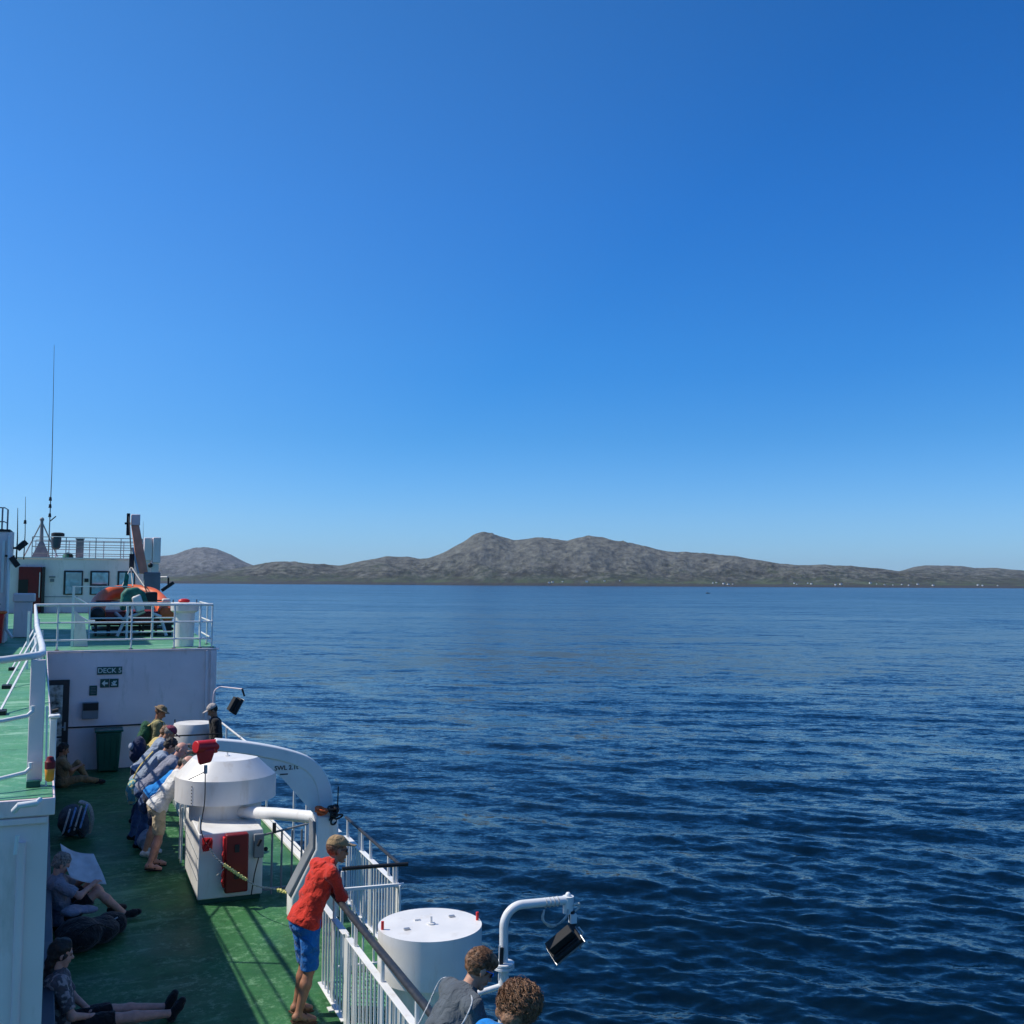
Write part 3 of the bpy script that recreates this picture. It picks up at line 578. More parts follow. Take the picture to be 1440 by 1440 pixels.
# yellow rope barrier with its red handle
yr = thing('rope_barrier', 'yellow and grey rope hanging from a red hook on the locker across to the railing', 'rope', (1.66, 14.05, .75))
def catmul(pts, n=8):
    out = []; P_ = [Vector(p) for p in pts]; P_ = [P_[0]]+P_+[P_[-1]]
    for i in range(1, len(P_)-2):
        for k in range(n):
            t_ = k/n; out.append(.5*((2*P_[i])+(-P_[i-1]+P_[i+1])*t_+(2*P_[i-1]-5*P_[i]+4*P_[i+1]-P_[i+2])*t_*t_+(-P_[i-1]+3*P_[i]-3*P_[i+1]+P_[i+2])*t_**3))
    out.append(P_[-2]); return out
def twist(m_, pts, r, rad, turns, seg=5):
    C_ = catmul(pts, 10); n = len(C_)
    for s_ in range(2):
        L = []
        for i, c in enumerate(C_):
            d_ = (C_[min(i+1, n-1)]-C_[max(i-1, 0)]); x, y = frame(d_); a = turns*2*math.pi*i/n+s_*math.pi
            L.append(c+x*math.cos(a)*r+y*math.sin(a)*r)
        m_.tube(L, rad, seg)
    return m_
twist(MB(), [(1.68, 14.0, .76), (1.76, 13.95, .64), (1.85, 13.9, .56)], .007, .008, 4).build('pale_rope', 'ropew', yr)
twist(MB(), [(1.85, 13.9, .56), (1.98, 13.9, .46), (2.14, 13.9, .34)], .014, .015, 6).build('yellow_rope', 'rope', yr)
twist(MB(), [(2.14, 13.9, .34), (2.28, 13.88, .25), (2.42, 13.86, .22), (2.52, 13.8, .20)], .006, .007, 4).build('pale_rope', 'ropew', yr)
twist(MB(), [(2.52, 13.8, .20), (2.68, 13.7, .165), (2.84, 13.6, .16)], .014, .016, 6).build('yellow_rope', 'rope', yr)
MB().tube([(2.84, 13.6, .16), (2.95, 13.4, .17), (3.02, 13.2, .2)], .008, 6).build('pale_rope', 'ropew', yr)
m_ = MB()
for k in range(5):
    a = k*1.2; m_.tube([Vector((1.655, 14.05, .80))+Vector((math.cos(t_+a)*.055, math.sin(a)*.02+.0, math.sin(t_)*.075)) for t_ in [i*math.pi/6 for i in range(12)]], .014, 6, closed=True)
m_.build('red_hook', 'red', yr)
m_ = MB().tube([(1.86, 13.95, .5), (1.80, 13.93, .45), (1.77, 13.95, .42)], .006, 5); m_.build('rope_tail', 'ropew', yr)

# ------------------------------------------------------------------ crane (davit) with its arm
dv = thing('davit_crane', 'white davit crane marked SWL 2.1t whose curved arm reaches over the biggest drum', 'crane', (3.0, 13.2, 0))
MB().prism([(2.85, 1.28), (3.13, 1.24), (3.16, .002), (2.56, .002), (2.56, .30), (2.85, .86)], (0, 13.02, 0), (1, 0, 0), (0, 0, 1), (0, .34, 0)).build('post', 'white', dv, bevel=.02)
MB().prism([(2.845, .86), (2.845, 1.20), (2.815, 1.20), (2.815, .88), (2.525, .33), (2.56, .30)], (0, 13.06, 0), (1, 0, 0), (0, 0, 1), (0, .26, 0)).build('brace', 'grey', dv, bevel=.01)
ap = [(1.62, 2.19), (1.95, 2.14), (2.31, 2.06), (2.60, 1.97), (2.78, 1.88), (2.90, 1.76), (2.975, 1.60), (3.01, 1.42), (3.015, 1.26)]
C_ = catmul([(x, 13.3, z-.0) for x, z in ap], 6)
up_ = []; dn_ = []
for i, c in enumerate(C_):
    d_ = (C_[min(i+1, len(C_)-1)]-C_[max(i-1, 0)]).normalized(); r_ = .070+.028*i/len(C_); up_.append((c.x-d_.z*r_, c.z+d_.x*r_)); dn_.append((c.x+d_.z*r_, c.z-d_.x*r_))
MB().prism(up_+dn_[::-1], (0, 13.22, 0), (1, 0, 0), (0, 0, 1), (0, .18, 0)).build('arm', 'white', dv, bevel=.035)
MB().prism([(2.14, 2.02), (2.62, 1.90), (2.86, 1.74), (2.97, 1.50), (2.975, 1.24), (2.84, 1.28), (2.48, 1.70)], (0, 13.235, 0), (1, 0, 0), (0, 0, 1), (0, .03, 0)).build('web_plate', 'white', dv)
tx = text_mesh('SWL 2.1t', .078, 'lettering', 'ink', dv, (2.50, 13.232, 1.86), .003)
MB().box(2.42, 2.52, 13.23, 13.238, 1.775, 1.79).build('small_stencil', 'ink', dv)
# red sheave head at the tip
MB().tube([(1.38, 13.16, 2.19), (1.64, 13.3, 2.17)], [.076, .086], 20).build('head_cover', 'red', dv, bevel=.01)
MB().prism([(1.39, 2.16), (1.62, 2.16), (1.57, 2.0), (1.43, 1.97)], (0, 13.14, 0), (1, 0, 0), (0, 0, 1), (0, .12, 0)).build('hook_cover', 'red', dv, bevel=.02)
MB().tube([(1.51, 13.2, 1.96), (1.51, 13.2, 1.86)], .022, 8).build('hook', 'steel', dv)
MB().tube(catmul([(1.51, 13.22, 1.88), (1.52, 13.3, 1.5), (1.53, 13.7, 1.1), (1.62, 14.0, .84)], 8), .0065, 6).build('tag_line', 'ink', dv)
MB().tube([(1.50, 13.2, 1.88), (1.40, 13.22, 1.83), (1.32, 13.25, 1.79)], .006, 5).build('tail_line', 'ink', dv)
MB().tube([(2.20, 14.98, .98), (2.55, 14.2, 1.09), (2.92, 13.32, 1.19)], .08, 18).build('cross_beam', 'white', dv)
MB().tube([(3.03, 13.2, 1.25), (3.03, 13.2, 1.3)], .15, 20).build('slew_ring', 'white', dv)
m_ = MB()
for k in range(7):
    a = rng.uniform(0, 6.28); c = Vector((2.93+rng.uniform(-.05, .05), 13.05+rng.uniform(-.05, .05), 1.31+k*.008)); x, y = frame((rng.uniform(-.4, .4), rng.uniform(-.4, .4), 1)); m_.tube([c+x*.07*math.cos(t_)+y*.055*math.sin(t_) for t_ in [i*math.pi/7 for i in range(14)]], .011, 6, closed=True)
hz_ = thing('orange_line_coil', 'small coil of orange line lying on the crane post top', 'rope coil', (2.92, 13.05, 1.3)); m_.build('coil', 'orange', hz_)
hz_ = thing('dark_rope_bundle', 'dark rope bundle with a thin black rod on the crane post top', 'rope bundle', (3.08, 13.05, 1.3)); m_ = MB()
for k in range(12):
    c = Vector((3.09+rng.uniform(-.05, .05), 13.03+rng.uniform(-.05, .05), 1.3+rng.uniform(-.1, .07))); x, y = frame((rng.uniform(-1, 1), rng.uniform(-1, 1), rng.uniform(-1, 1))); m_.tube([c+x*.06*math.cos(t_)+y*.04*math.sin(t_) for t_ in [i*math.pi/6 for i in range(12)]], .012, 6, closed=True)
m_.build('bundle', 'black', hz_); MB().tube([(3.12, 13.05, 1.3), (3.125, 13.05, 1.62)], .008, 6).build('rod', 'black', hz_)

# ------------------------------------------------------------------ floodlights on bent poles
def flood(mb_parent, c, w, h, d_, rot, part='housing'):
    Mx = Matrix.Translation(c) @ rot
    def bx(nm, mat, a, b, bev=.006):
        p = [Mx @ Vector(q) for q in ((a[0], a[1], a[2]), (b[0], a[1], a[2]), (b[0], b[1], a[2]), (a[0], b[1], a[2]), (a[0], a[1], b[2]), (b[0], a[1], b[2]), (b[0], b[1], b[2]), (a[0], b[1], b[2]))]
        MB().hexa(p).build(nm, mat, mb_parent, bevel=bev)
    bx('housing', 'lamp', (-w/2, -d_/2, 0), (w/2, d_/2, h))
    bx('bezel', 'steel', (-w/2-.008, -d_/2-.008, -.012), (w/2+.008, d_/2+.008, 0), .002)
    bx('lens', 'glass', (-w/2+.02, -d_/2+.02, -.016), (w/2-.02, d_/2-.02, -.0125), 0)
    bx('gear_box', 'lamp', (-w/2+.02, -d_/2+.04, h+.02), (w/2-.02, d_/2-.04, h+.10))
    for k in range(5): bx('fin', 'lamp', (-w/2+.03, -d_/2+.02+k*(d_-.05)/4, h), (w/2-.03, -d_/2+.03+k*(d_-.05)/4, h+.02), 0)
fl_ = thing('bent_pole_floodlight', 'black floodlight hanging from a white bent pole at the bottom right of the deck', 'floodlight', (3.11, 7.5, 0))
MB().tube([(3.11, 7.5, -.05), (3.11, 7.5, 1.26)], .04, 20).build('lower_pole', 'white', fl_)
MB().lathe((3.11, 7.5, 1.245), [(.075, 0), (.082, .004), (.082, .02), (.075, .024)], 24).build('flange', 'white', fl_)
MB().lathe((3.11, 7.5, 1.272), [(.075, 0), (.082, .004), (.082, .02), (.075, .024)], 24).build('flange', 'white', fl_)
MB().tube([(3.11, 7.5, 1.29)]+arc((3.26, 7.5, 1.56), .15, math.pi, math.pi/2, 10, (1, 0, 0), (0, 0, 1))+[(3.66, 7.5, 1.70)], .034, 18).build('bent_pole', 'white', fl_)
MB().tube([(3.66, 7.5, 1.73), (3.66, 7.5, 1.60)], [.045, .04], 16).build('end_cap', 'white', fl_); MB().ball((3.66, 7.5, 1.74), .022).build('knob', 'white', fl_)
MB().tube([(3.68, 7.48, 1.62), (3.69, 7.46, 1.40)], .026, 8).build('bracket', 'lamp', fl_)
MB().bar((3.685, 7.47, 1.60), (3.685, 7.47, 1.53), .05).build('bracket_top', 'white', fl_)
Rf = Matrix.Rotation(math.radians(-18), 4, 'Z') @ Matrix.Rotation(math.radians(-38), 4, 'Y') @ Matrix.Rotation(math.radians(38), 4, 'X')
flood(fl_, Vector((3.60, 7.42, 1.385)), .27, .045, .155, Rf)
m_ = MB()
for k in range(3): m_.tube(catmul([(3.44, 7.47, 1.66), (3.42, 7.44+k*.015, 1.59), (3.47, 7.43, 1.555-k*.01), (3.54, 7.43, 1.55), (3.61, 7.44, 1.58+k*.008), (3.64, 7.46, 1.64)], 6), .006, 6)
m_.tube(catmul([(3.68, 7.47, 1.66), (3.73, 7.45, 1.68), (3.735, 7.45, 1.65), (3.70, 7.46, 1.62)], 5), .007, 6)
for k in range(4): m_.tube([Vector((3.46+k*.035, 7.5, 1.70))+Vector((0, math.cos(t_)*.037, math.sin(t_)*.037)) for t_ in [i*math.pi/6 for i in range(12)]], .004, 5, closed=True)
m_.build('cable_loop', 'ropew', fl_)
MB().tube([(3.72, 7.44, 1.50), (3.75, 7.42, 1.46), (3.72, 7.42, 1.40), (3.73, 7.42, 1.34)], .009, 6).build('chain', 'steel', fl_)
MB().bar((3.07, 7.46, 1.30), (3.075, 7.46, 1.42), .02, .03).build('cleat', 'ink', fl_); MB().tube([(3.06, 7.46, 1.44), (3.055, 7.46, 1.18)], .006, 6).build('lashing', 'white', fl_)
MB().tube([(2.60, 7.56, 1.02), (2.84, 7.53, 1.07), (3.10, 7.5, 1.12)], .022, 12).build('side_arm', 'white', fl_)
ff = thing('far_floodlight', 'small black floodlight on a thin bent pole near the far bulkhead, over the sea', 'floodlight', (3.03, 22.3, 0))
MB().tube([(2.74, 22.9, .0), (2.74, 22.9, 1.72)]+arc((2.9, 22.85, 1.80), .16, math.pi, math.pi/2, 6, (1, 0, 0), (0, 0, 1))+[(3.26, 22.3, 1.95)], .012, 10).build('bent_pole', 'wall', ff)
MB().tube([(3.25, 22.3, 1.96), (3.30, 22.28, 1.8)], .02, 8).build('bracket', 'lamp', ff)
flood(ff, Vector((3.16, 22.25, 1.60)), .34, .07, .2, Matrix.Rotation(math.radians(-62), 4, 'Y') @ Matrix.Rotation(math.radians(20), 4, 'X'))

# ------------------------------------------------------------------ upper deck structures
WB = thing('bridge_house', 'white deckhouse in the distance with square windows and a dark red door', 'deckhouse', (-1, 54.4, 2.652))
MB().box(-9, 3.38, 54.4, 62, 2.653, 5.27).build('wall', 'wall', WB, bevel=.03)
MB().box(-9, 3.44, 54.33, 62.1, 5.272, 5.33).build('roof_edge', 'wall', WB)
for x0, x1 in ((-.65, .21), (.53, 1.41), (1.78, 2.6)):
    f_ = MB().box(x0, x1, 54.34, 54.39, 3.53, 4.7).build('window_frame', 'doorf', WB, bevel=.05)
    MB().box(x0+.09, x1-.06, 54.31, 54.337, 3.58, 4.62).build('pane', 'glass', f_, bevel=.03)
MB().box(.6, 1.3, 54.28, 54.305, 3.95, 4.05).build('blind_bar', 'doorf', WB)
MB().box(.28, .46, 54.36, 54.39, 4.15, 4.32).build('socket', 'ink', WB)
MB().box(-1.3, -1.02, 54.36, 54.39, 4.35, 4.42).build('name_plate', 'grey', WB); MB().box(-1.25, -1.07, 54.36, 54.39, 4.15, 4.3).build('name_plate', 'grey', WB)
MB().box(-1.5, .0, 54.37, 54.39, 3.42, 3.45).build('seam', 'grey', WB)
rd = thing('red_door_recess', 'dark red recess with a black doorway at the left end of the distant deckhouse', 'door', (-2, 54.3, 2.66))
MB().box(-2.62, -1.62, 54.2, 54.36, 2.66, 4.86).build('door_panel', 'dkred', rd, bevel=.02); MB().box(-2.62, -2.2, 54.15, 54.19, 2.9, 4.25).build('opening', 'black', rd)
MB().box(-1.60, -1.47, 54.1, 54.37, 2.66, 4.86).build('jamb', 'doorf', rd); MB().box(-1.72, -1.68, 54.12, 54.19, 3.4, 4.6).build('grab_bar', 'wall', rd)
rail_fence('bridge_roof_rail', 'thin grey railing round the roof of the distant deckhouse', [(-2.1, 54.6), (2.9, 54.6)], [.99, .78, .52, .2], .018, [(x, 54.6) for x in (-2.1, -1.2, -.6, .75, 1.9, 2.9)], 5.33, mat='grey')
rail_fence('bridge_roof_far_rail', 'second thin railing behind the roof railing of the distant deckhouse', [(-2.1, 59), (3.2, 59)], [.99, .78, .52, .2], .018, [(x, 59) for x in (-2.1, -.5, .5, 1.2, 2.2, 3.2)], 5.33, mat='grey')
bx_ = thing('roof_vent', 'upright grey vent box on the distant deckhouse roof', 'vent', (0, 55, 5.33)); MB().box(-.16, .2, 55, 55.4, 5.335, 6.25).build('casing', 'grey', bx_, bevel=.03); MB().box(-.19, .23, 54.96, 55.44, 6.252, 6.3).build('cap', 'grey', bx_)
dm = thing('roof_dome', 'small round fitting on the roof beside the vent box', 'dome', (-.5, 55, 5.33)); MB().lathe((-.5, 55, 5.34), [(.25, 0), (.24, .12), (.15, .22), (.02, .26)], 20).build('dome', 'tarp', dm); MB().box(-.45, -.3, 54.7, 54.8, 5.34, 5.5).build('foot', 'black', dm)
am = thing('tripod_mast', 'grey tripod mast with wide foot on the roof of the distant deckhouse', 'mast', (-1.72, 55.5, 5.33))
MB().tube([(-1.72, 55.5, 5.33), (-1.74, 55.5, 7.2)], [.12, .07], 10).build('mast', 'grey', am); MB().hexa([(-2.15, 55.2, 5.33), (-1.3, 55.2, 5.33), (-1.3, 55.8, 5.33), (-2.15, 55.8, 5.33), (-1.82, 55.4, 6.1), (-1.62, 55.4, 6.1), (-1.62, 55.6, 6.1), (-1.82, 55.6, 6.1)]).build('foot_cone', 'grey', am)
for sx_ in (-1, 1): MB().tube([(-1.74, 55.5, 7.1), (-1.74+sx_*.75, 55.9, 5.4)], .03, 6).build('stay', 'grey', am)
MB().lathe((-1.74, 55.5, 7.15), [(.1, 0), (.1, .1), (.04, .16)], 12).build('head', 'grey', am)
def whip(nm, lab, x, y, z0, z1, r, mat='grey', knobs=()):
    t_ = thing(nm, lab, 'antenna', (x, y, z0)); MB().tube([(x, y, z0+.005), (x+.02, y, z0+(z1-z0)*.4), (x-.08*(z1-z0)/10, y, z1)], [r, r*.7, r*.3], 8).build('whip', mat, t_)
    for k in knobs: MB().tube([(x, y, k), (x, y, k+.18)], [r*2.6, r*1.8], 10).build('insulator', 'ink', t_)
    return t_
wa = whip('tall_whip_antenna', 'very tall thin whip antenna standing up into the sky at the left', -1.38, 54.8, 5.33, 15.8, .03, 'grey', (7.3, 7.75, 8.1)); MB().tube([(-1.36, 54.8, 7.1), (-1.1, 54.8, 7.35)], .03, 6).build('arm', 'lamp', wa)
whip('short_pole', 'short dark pole with a small cross arm, leftmost above the roof line', -2.74, 54.0, 5.2, 7.65, .04, 'lamp')
whip('thin_antenna', 'thin grey antenna between the leftmost pole and the tripod mast', -2.42, 54.0, 5.2, 8.2, .028, 'lamp', (6.9,))
whip('crane_side_antenna', 'thin antenna right of the orange-brown crane boom', 3.0, 56, 5.3, 7.3, .02)
sp = thing('signal_lamp', 'black round lamp on a post on the distant roof, beside the tall antenna', 'lamp', (-1.05, 54.5, 5.33))
MB().tube([(-1.05, 54.5, 5.335), (-1.05, 54.5, 5.75)], .03, 8).build('post', 'wall', sp); MB().lathe((-1.05, 54.5, 5.72), [(.1, 0), (.2, .08), (.24, .55), (.2, .6)], 16).build('body', 'plinth', sp); MB().lathe((-.98, 54.5, 6.36), [(.3, 0), (.3, .14), (.2, .18)], 16).build('hood', 'ink', sp)
ac = thing('white_cabinet', 'white cabinet on a post at the right end of the distant roof, beside the crane', 'cabinet', (3.2, 53, 2.66))
MB().box(2.9, 3.28, 52.9, 53.4, 5.2, 6.32).build('lit_case', 'wall', ac, bevel=.03); MB().box(3.30, 3.66, 52.8, 53.4, 5.1, 6.34).build('side_case', 'wall', ac, bevel=.03)
MB().box(2.95, 3.22, 53.0, 53.3, 2.66, 5.19).build('post', 'wall', ac); MB().box(3.26, 3.6, 52.95, 53.25, 2.66, 5.08).build('post', 'wall', ac); MB().ball((3.2, 52.8, 4.98), .12).build('speaker', 'ink', ac)
fh = thing('starboard_flood', 'small dark floodlight on a white arm at the end of the distant deckhouse', 'floodlight', (3.5, 53.5, 4.5)); MB().tube([(3.38, 54.0, 4.42), (4.05, 53.4, 4.42)], .04, 6).build('arm', 'white', fh); MB().bar((3.8, 53.4, 3.75), (4.35, 53.4, 4.15), .2, .16).build('head', 'ink', fh); MB().bar((4.1, 53.4, 4.0), (4.1, 53.4, 4.4), .08).build('bracket', 'ink', fh)
# left block: casing with floodlights, bin and locker
LBk = thing('port_casing', 'tall white casing at the left edge of the photo, upper deck', 'deckhouse', (-1.8, 28.4, 2.652))
MB().box(-9, -1.63, 28.4, 29.5, 2.653, 5.42).build('wall', 'wall', LBk, bevel=.02); MB().box(-9, -1.60, 28.36, 29.55, 5.422, 5.47).build('roof_edge', 'ink', LBk)
MB().tube([(-1.60, 28.30, 5.3), (-1.60, 28.30, 3.0), (-1.45, 28.2, 2.8)], .04, 10).build('down_pipe', 'white', LBk); MB().box(-1.76, -1.70, 28.34, 28.38, 3.9, 5.2).build('lamp_tube', 'white', LBk)
MB().box(-2.3, -1.75, 28.36, 28.39, 3.60, 3.63).build('seam', 'grey', LBk)
MB().box(-9, -3.2, 22.8, 28.3, 2.653, 5.42).build('shade_wing', 'wall', LBk, bevel=.02)  # unseen block added to throw shade over the port walkway
fn = thing('shadow_stack', 'unseen red stack added outside the left edge to shade the upper deck', 'shadow_stack', (-6, 31, 5.5))  # stack out of view, added for its shadow on the upper deck
MB().prism([(-8, 29.6), (-4.3, 29.6), (-4.0, 31), (-4.0, 38), (-8, 38)], (0, 0, 5.48), (1, 0, 0), (0, 1, 0), (0, 0, 4.6)).build('casing', 'red', fn, bevel=.1); MB().box(-8.1, -3.95, 29.5, 38.1, 10.09, 10.5).build('top_band', 'ink', fn)
lk2 = thing('white_deck_locker', 'white box locker beside the left casing on the upper deck', 'locker', (-1.4, 31, 2.652)); MB().box(-1.58, -1.15, 31, 31.8, 2.66, 3.62).build('body', 'wall', lk2, bevel=.02); MB().box(-1.62, -1.08, 30.95, 31.85, 3.622, 3.85).build('lid', 'wall', lk2, bevel=.03)
rb = thing('red_wheelie_bin', 'red bin cut by the left edge of the photo', 'bin', (-1.75, 27.6, 2.652)); MB().hexa([(-2.05, 27.4, 2.7), (-1.65, 27.4, 2.7), (-1.65, 27.8, 2.7), (-2.05, 27.8, 2.7), (-2.1, 27.33, 3.4), (-1.6, 27.33, 3.4), (-1.6, 27.85, 3.4), (-2.1, 27.85, 3.4)]).build('body', 'red', rb, bevel=.02); MB().box(-2.14, -1.56, 27.3, 27.88, 3.405, 3.47).build('lid', 'orange', rb, bevel=.02)
MB().tube([(-2.0, 27.5, 2.68), (-1.7, 27.5, 2.68)], .03, 10).build('axle', 'black', rb)
rail_fence('port_casing_rail', 'thin railing on top of the casing at the left edge', [(-6, 28.6), (-1.75, 28.6), (-1.72, 29.4)], [.55, .2], .015, [(-2.3, 28.6), (-1.8, 28.6), (-1.72, 29.3)], 5.47, mat='grey')
def smallflood(nm, lab, x, y, z, a):
    t_ = thing(nm, lab, 'floodlight', (x, y, z)); c_, s_ = math.cos(a), math.sin(a)
    MB().bar((x, y, z), (x+.28*c_, y, z+.28*s_), .2, .13).build('head', 'lamp', t_, bevel=.01); MB().bar((x-.14, y, z+.03), (x+.08, y, z+.02), .05).build('bracket', 'ink', t_); MB().bar((x+.04*c_-.01, y-.075, z+.04*s_), (x+.25*c_-.01, y-.075, z+.25*s_), .02, .14).build('lens', 'steel', t_)
smallflood('upper_flood', 'black floodlight on the corner of the left casing, upper of two', -1.42, 28.3, 4.98, .75); smallflood('lower_flood', 'grey-brown floodlight on the corner of the left casing, lower of two', -1.55, 28.3, 4.78, -.95)
MB().tube([(-1.55, 28.3, 4.6), (-1.55, 28.3, 5.4)], .05, 8).build('lamp_post', 'wall', LBk)

# ------------------------------------------------------------------ orange rescue boat with cradle and boom crane
rbt = thing('rescue_boat', 'orange inflatable rescue boat with green cover standing on a black cradle', 'boat', (1.4, 32.5, 3.2))
pts = catmul([(.52, 31.0, 3.27), (.52, 31.8, 3.33), (.58, 32.8, 3.54), (.86, 33.6, 3.78), (1.45, 34.0, 3.88), (2.06, 33.6, 3.80), (2.32, 32.8, 3.56), (2.36, 31.8, 3.34), (2.36, 31.0, 3.28)], 6)
MB().tube(pts, .225, 18).build('tube', 'orange', rbt)
for (x, z) in ((.52, 3.27), (2.36, 3.28)): MB().tube([(x, 31.0, z), (x, 30.86, z), (x, 30.80, z)], [.214, .18, .06], 18).build('end_cone', 'black' if x < 1 else 'orange', rbt)
MB().prism([(.6, 3.34), (2.25, 3.34), (2.2, 3.10), (1.9, 2.98), (.95, 2.98), (.62, 3.10)], (0, 31.05, 0), (1, 0, 0), (0, 0, 1), (0, 2.7, 0)).build('hull', 'dkred', rbt, bevel=.04)  # dark red stands in for the shade on the stern of the hull
m_ = MB(); Mtx = [(.98, 30.75, 4.0), (1.2, 30.7, 4.18), (1.5, 30.7, 4.14), (1.78, 30.8, 3.92), (1.9, 30.9, 3.6), (1.55, 30.65, 3.72), (1.28, 30.6, 3.45), (.95, 30.65, 3.3)]
m_.prism([(1.12, 3.38), (1.14, 3.84), (1.26, 4.0), (1.55, 4.03), (1.74, 3.90), (1.84, 3.62), (1.76, 3.45), (1.58, 3.66), (1.36, 3.55), (1.24, 3.36)], (0, 30.75, 0), (1, 0, 0), (0, 0, 1), (0, .9, 0)).build('engine_cover', 'tarp', rbt, bevel=.07)
MB().prism([(1.38, 3.75), (1.62, 3.85), (1.76, 3.4), (1.52, 3.32)], (0, 30.60, 0), (1, 0, 0), (0, 0, 1), (0, .13, 0)).build('engine', 'cream', rbt, bevel=.05)
MB().tube([(1.0, 31.0, 3.3), (1.2, 30.7, 3.12), (1.75, 30.7, 3.36)], .06, 8).build('outdrive', 'steel', rbt); MB().box(1.75, 2.1, 31.0, 31.6, 3.6, 3.9).build('console', 'black', rbt, bevel=.04)
MB().tube([(.5, 32.0, 3.62), (1.0, 32.4, 3.62), (2.3, 32.0, 3.64)], .025, 6).build('thwart_rail', 'black', rbt)
MB().box(2.28, 2.5, 31.5, 31.9, 3.60, 3.70).build('seat_pad', 'cream', rbt, bevel=.03)
cr = thing('boat_cradle', 'black steel cradle on the green deck carrying the orange boat', 'cradle', (1.4, 32, 2.652))
for x in (.5, .85, 1.2, 1.75, 2.1, 2.5):
    for y in (31.3, 33): MB().bar((x, y, 2.655), (x, y, 3.0), .06).build('leg', 'black', cr)
for y in (31.3, 33): MB().bar((.35, y, 3.0), (2.6, y, 3.0), .10).build('beam', 'black', cr)
MB().box(.4, 2.6, 31.4, 33.2, 2.80, 2.86).build('tray', 'black', cr); MB().box(2.36, 2.52, 31.1, 31.3, 2.66, 3.35).build('side_stand', 'black', cr)
for a_, b_ in (((1.05, 30.9, 2.66), (1.4, 31.1, 3.5)), ((2.35, 30.8, 2.66), (2.2, 31.0, 3.2)), ((2.2, 30.8, 3.2), (1.95, 30.9, 3.3))): MB().tube([a_, b_], .045, 8).build('brace', 'cream', cr)
bc = thing('boom_crane', 'boat crane with a brown boom and pale blue-grey head rising above the orange boat', 'crane', (2.2, 36, 2.652))
MB().box(1.98, 2.5, 35.8, 36.3, 2.66, 4.5).build('column', 'grey', bc, bevel=.03)
MB().hexa([(1.80, 35.85, 4.45), (2.12, 35.85, 4.45), (2.12, 36.2, 4.45), (1.80, 36.2, 4.45), (1.55, 35.9, 6.03), (1.80, 35.9, 6.03), (1.80, 36.15, 6.03), (1.55, 36.15, 6.03)]).build('boom', 'tan', bc, bevel=.02)
MB().box(1.54, 1.82, 35.88, 36.2, 6.035, 6.40).build('boom_head', 'wall', bc, bevel=.02)
MB().box(1.40, 1.50, 35.8, 35.95, 5.7, 6.42).build('sheave_plate', 'lamp', bc); MB().box(1.34, 1.52, 35.76, 35.8, 6.05, 6.12).build('sheave_pin', 'lamp', bc)
MB().tube([(1.46, 35.7, 6.3), (1.50, 34, 4.9)], .02, 6).build('fall_wire', 'lamp', bc); MB().tube([(1.60, 35.8, 5.3), (1.80, 35.7, 4.45)], .04, 8).build('ram', 'steel', bc)
MB().box(1.44, 1.58, 33.9, 34.05, 4.6, 5.05).build('hook_block', 'lamp', bc)
for x in (1.15, 1.75, 1.5): MB().tube([(1.5, 34, 4.65), (x, 31.2 if x != 1.5 else 32.6, 4.05)], .018, 6).build('sling', 'ropew', bc)
MB().prism([(.0, 4.0), (.12, 4.0), (.16, 4.35), (.06, 4.5)], (1.18, 31.4, 0), (1, 0, 0), (0, 0, 1), (0, .05, 0)).build('green_strap', 'tarp', bc)

# ------------------------------------------------------------------ people: bodies and clothes as smooth implicit surfaces
def clothm(name, col, var=.12, rough=.85, stripe=None):
    m = bpy.data.materials.new(name); m.use_nodes = True; t = m.node_tree; b = t.nodes['Principled BSDF']
    P = N(t, 'ShaderNodeTexCoord').outputs['Object']
    n = N(t, 'ShaderNodeTexNoise'); n.inputs['Scale'].default_value = 9; n.inputs['Detail'].default_value = 4; t.links.new(P, n.inputs[0])
    c = ramp(t, [(.35, tuple(x*(1-var) for x in col)), (.65, tuple(min(1, x*(1+var)) for x in col))], n.outputs[0])
    if stripe:
        w = N(t, 'ShaderNodeTexNoise'); w.inputs['Scale'].default_value = 14; w.inputs['Detail'].default_value = 1; t.links.new(P, w.inputs[0])
        c = mixc(t, 'MIX', ramp(t, [(.52, (0,)*3), (.56, (1,)*3)], w.outputs[0]), c, stripe)
    t.links.new(c, b.inputs[0]); b.inputs['Roughness'].default_value = rough; b.inputs['Specular IOR Level'].default_value = .2; b.inputs['Sheen Weight'].default_value = .15
    n2 = N(t, 'ShaderNodeTexNoise'); n2.inputs['Scale'].default_value = 16; n2.inputs['Detail'].default_value = 3; n2.inputs['Distortion'].default_value = .6; t.links.new(P, n2.inputs[0])
    bp = N(t, 'ShaderNodeBump'); bp.inputs['Distance'].default_value = .035; t.links.new(n2.outputs[0], bp.inputs['Height']); t.links.new(bp.outputs[0], b.inputs['Normal'])
    return m
def skinm(name, col):
    m = pmat(name, col, .5, var=.1, vscale=22, bump=.0015, bscale=60); b = m.node_tree.nodes['Principled BSDF']
    b.inputs['Subsurface Weight'].default_value = .08; b.inputs['Subsurface Radius'].default_value = (.01, .004, .002); return m
def hairm(name, col):
    m = pmat(name, col, .55, var=.45, vscale=45, bump=.012, bscale=55); return m
M['skin'] = skinm('skin_fair', (.50, .27, .18)); M['skin_tan'] = skinm('skin_tanned', (.36, .17, .10)); M['skin_pink'] = skinm('skin_pink', (.58, .30, .23))
M['hair_brown'] = hairm('hair_brown', (.20, .10, .05)); M['hair_dark'] = hairm('hair_dark', (.022, .017, .014)); M['hair_grey'] = hairm('hair_grey', (.22, .2, .18)); M['hair_curly'] = hairm('hair_curly', (.24, .125, .065))
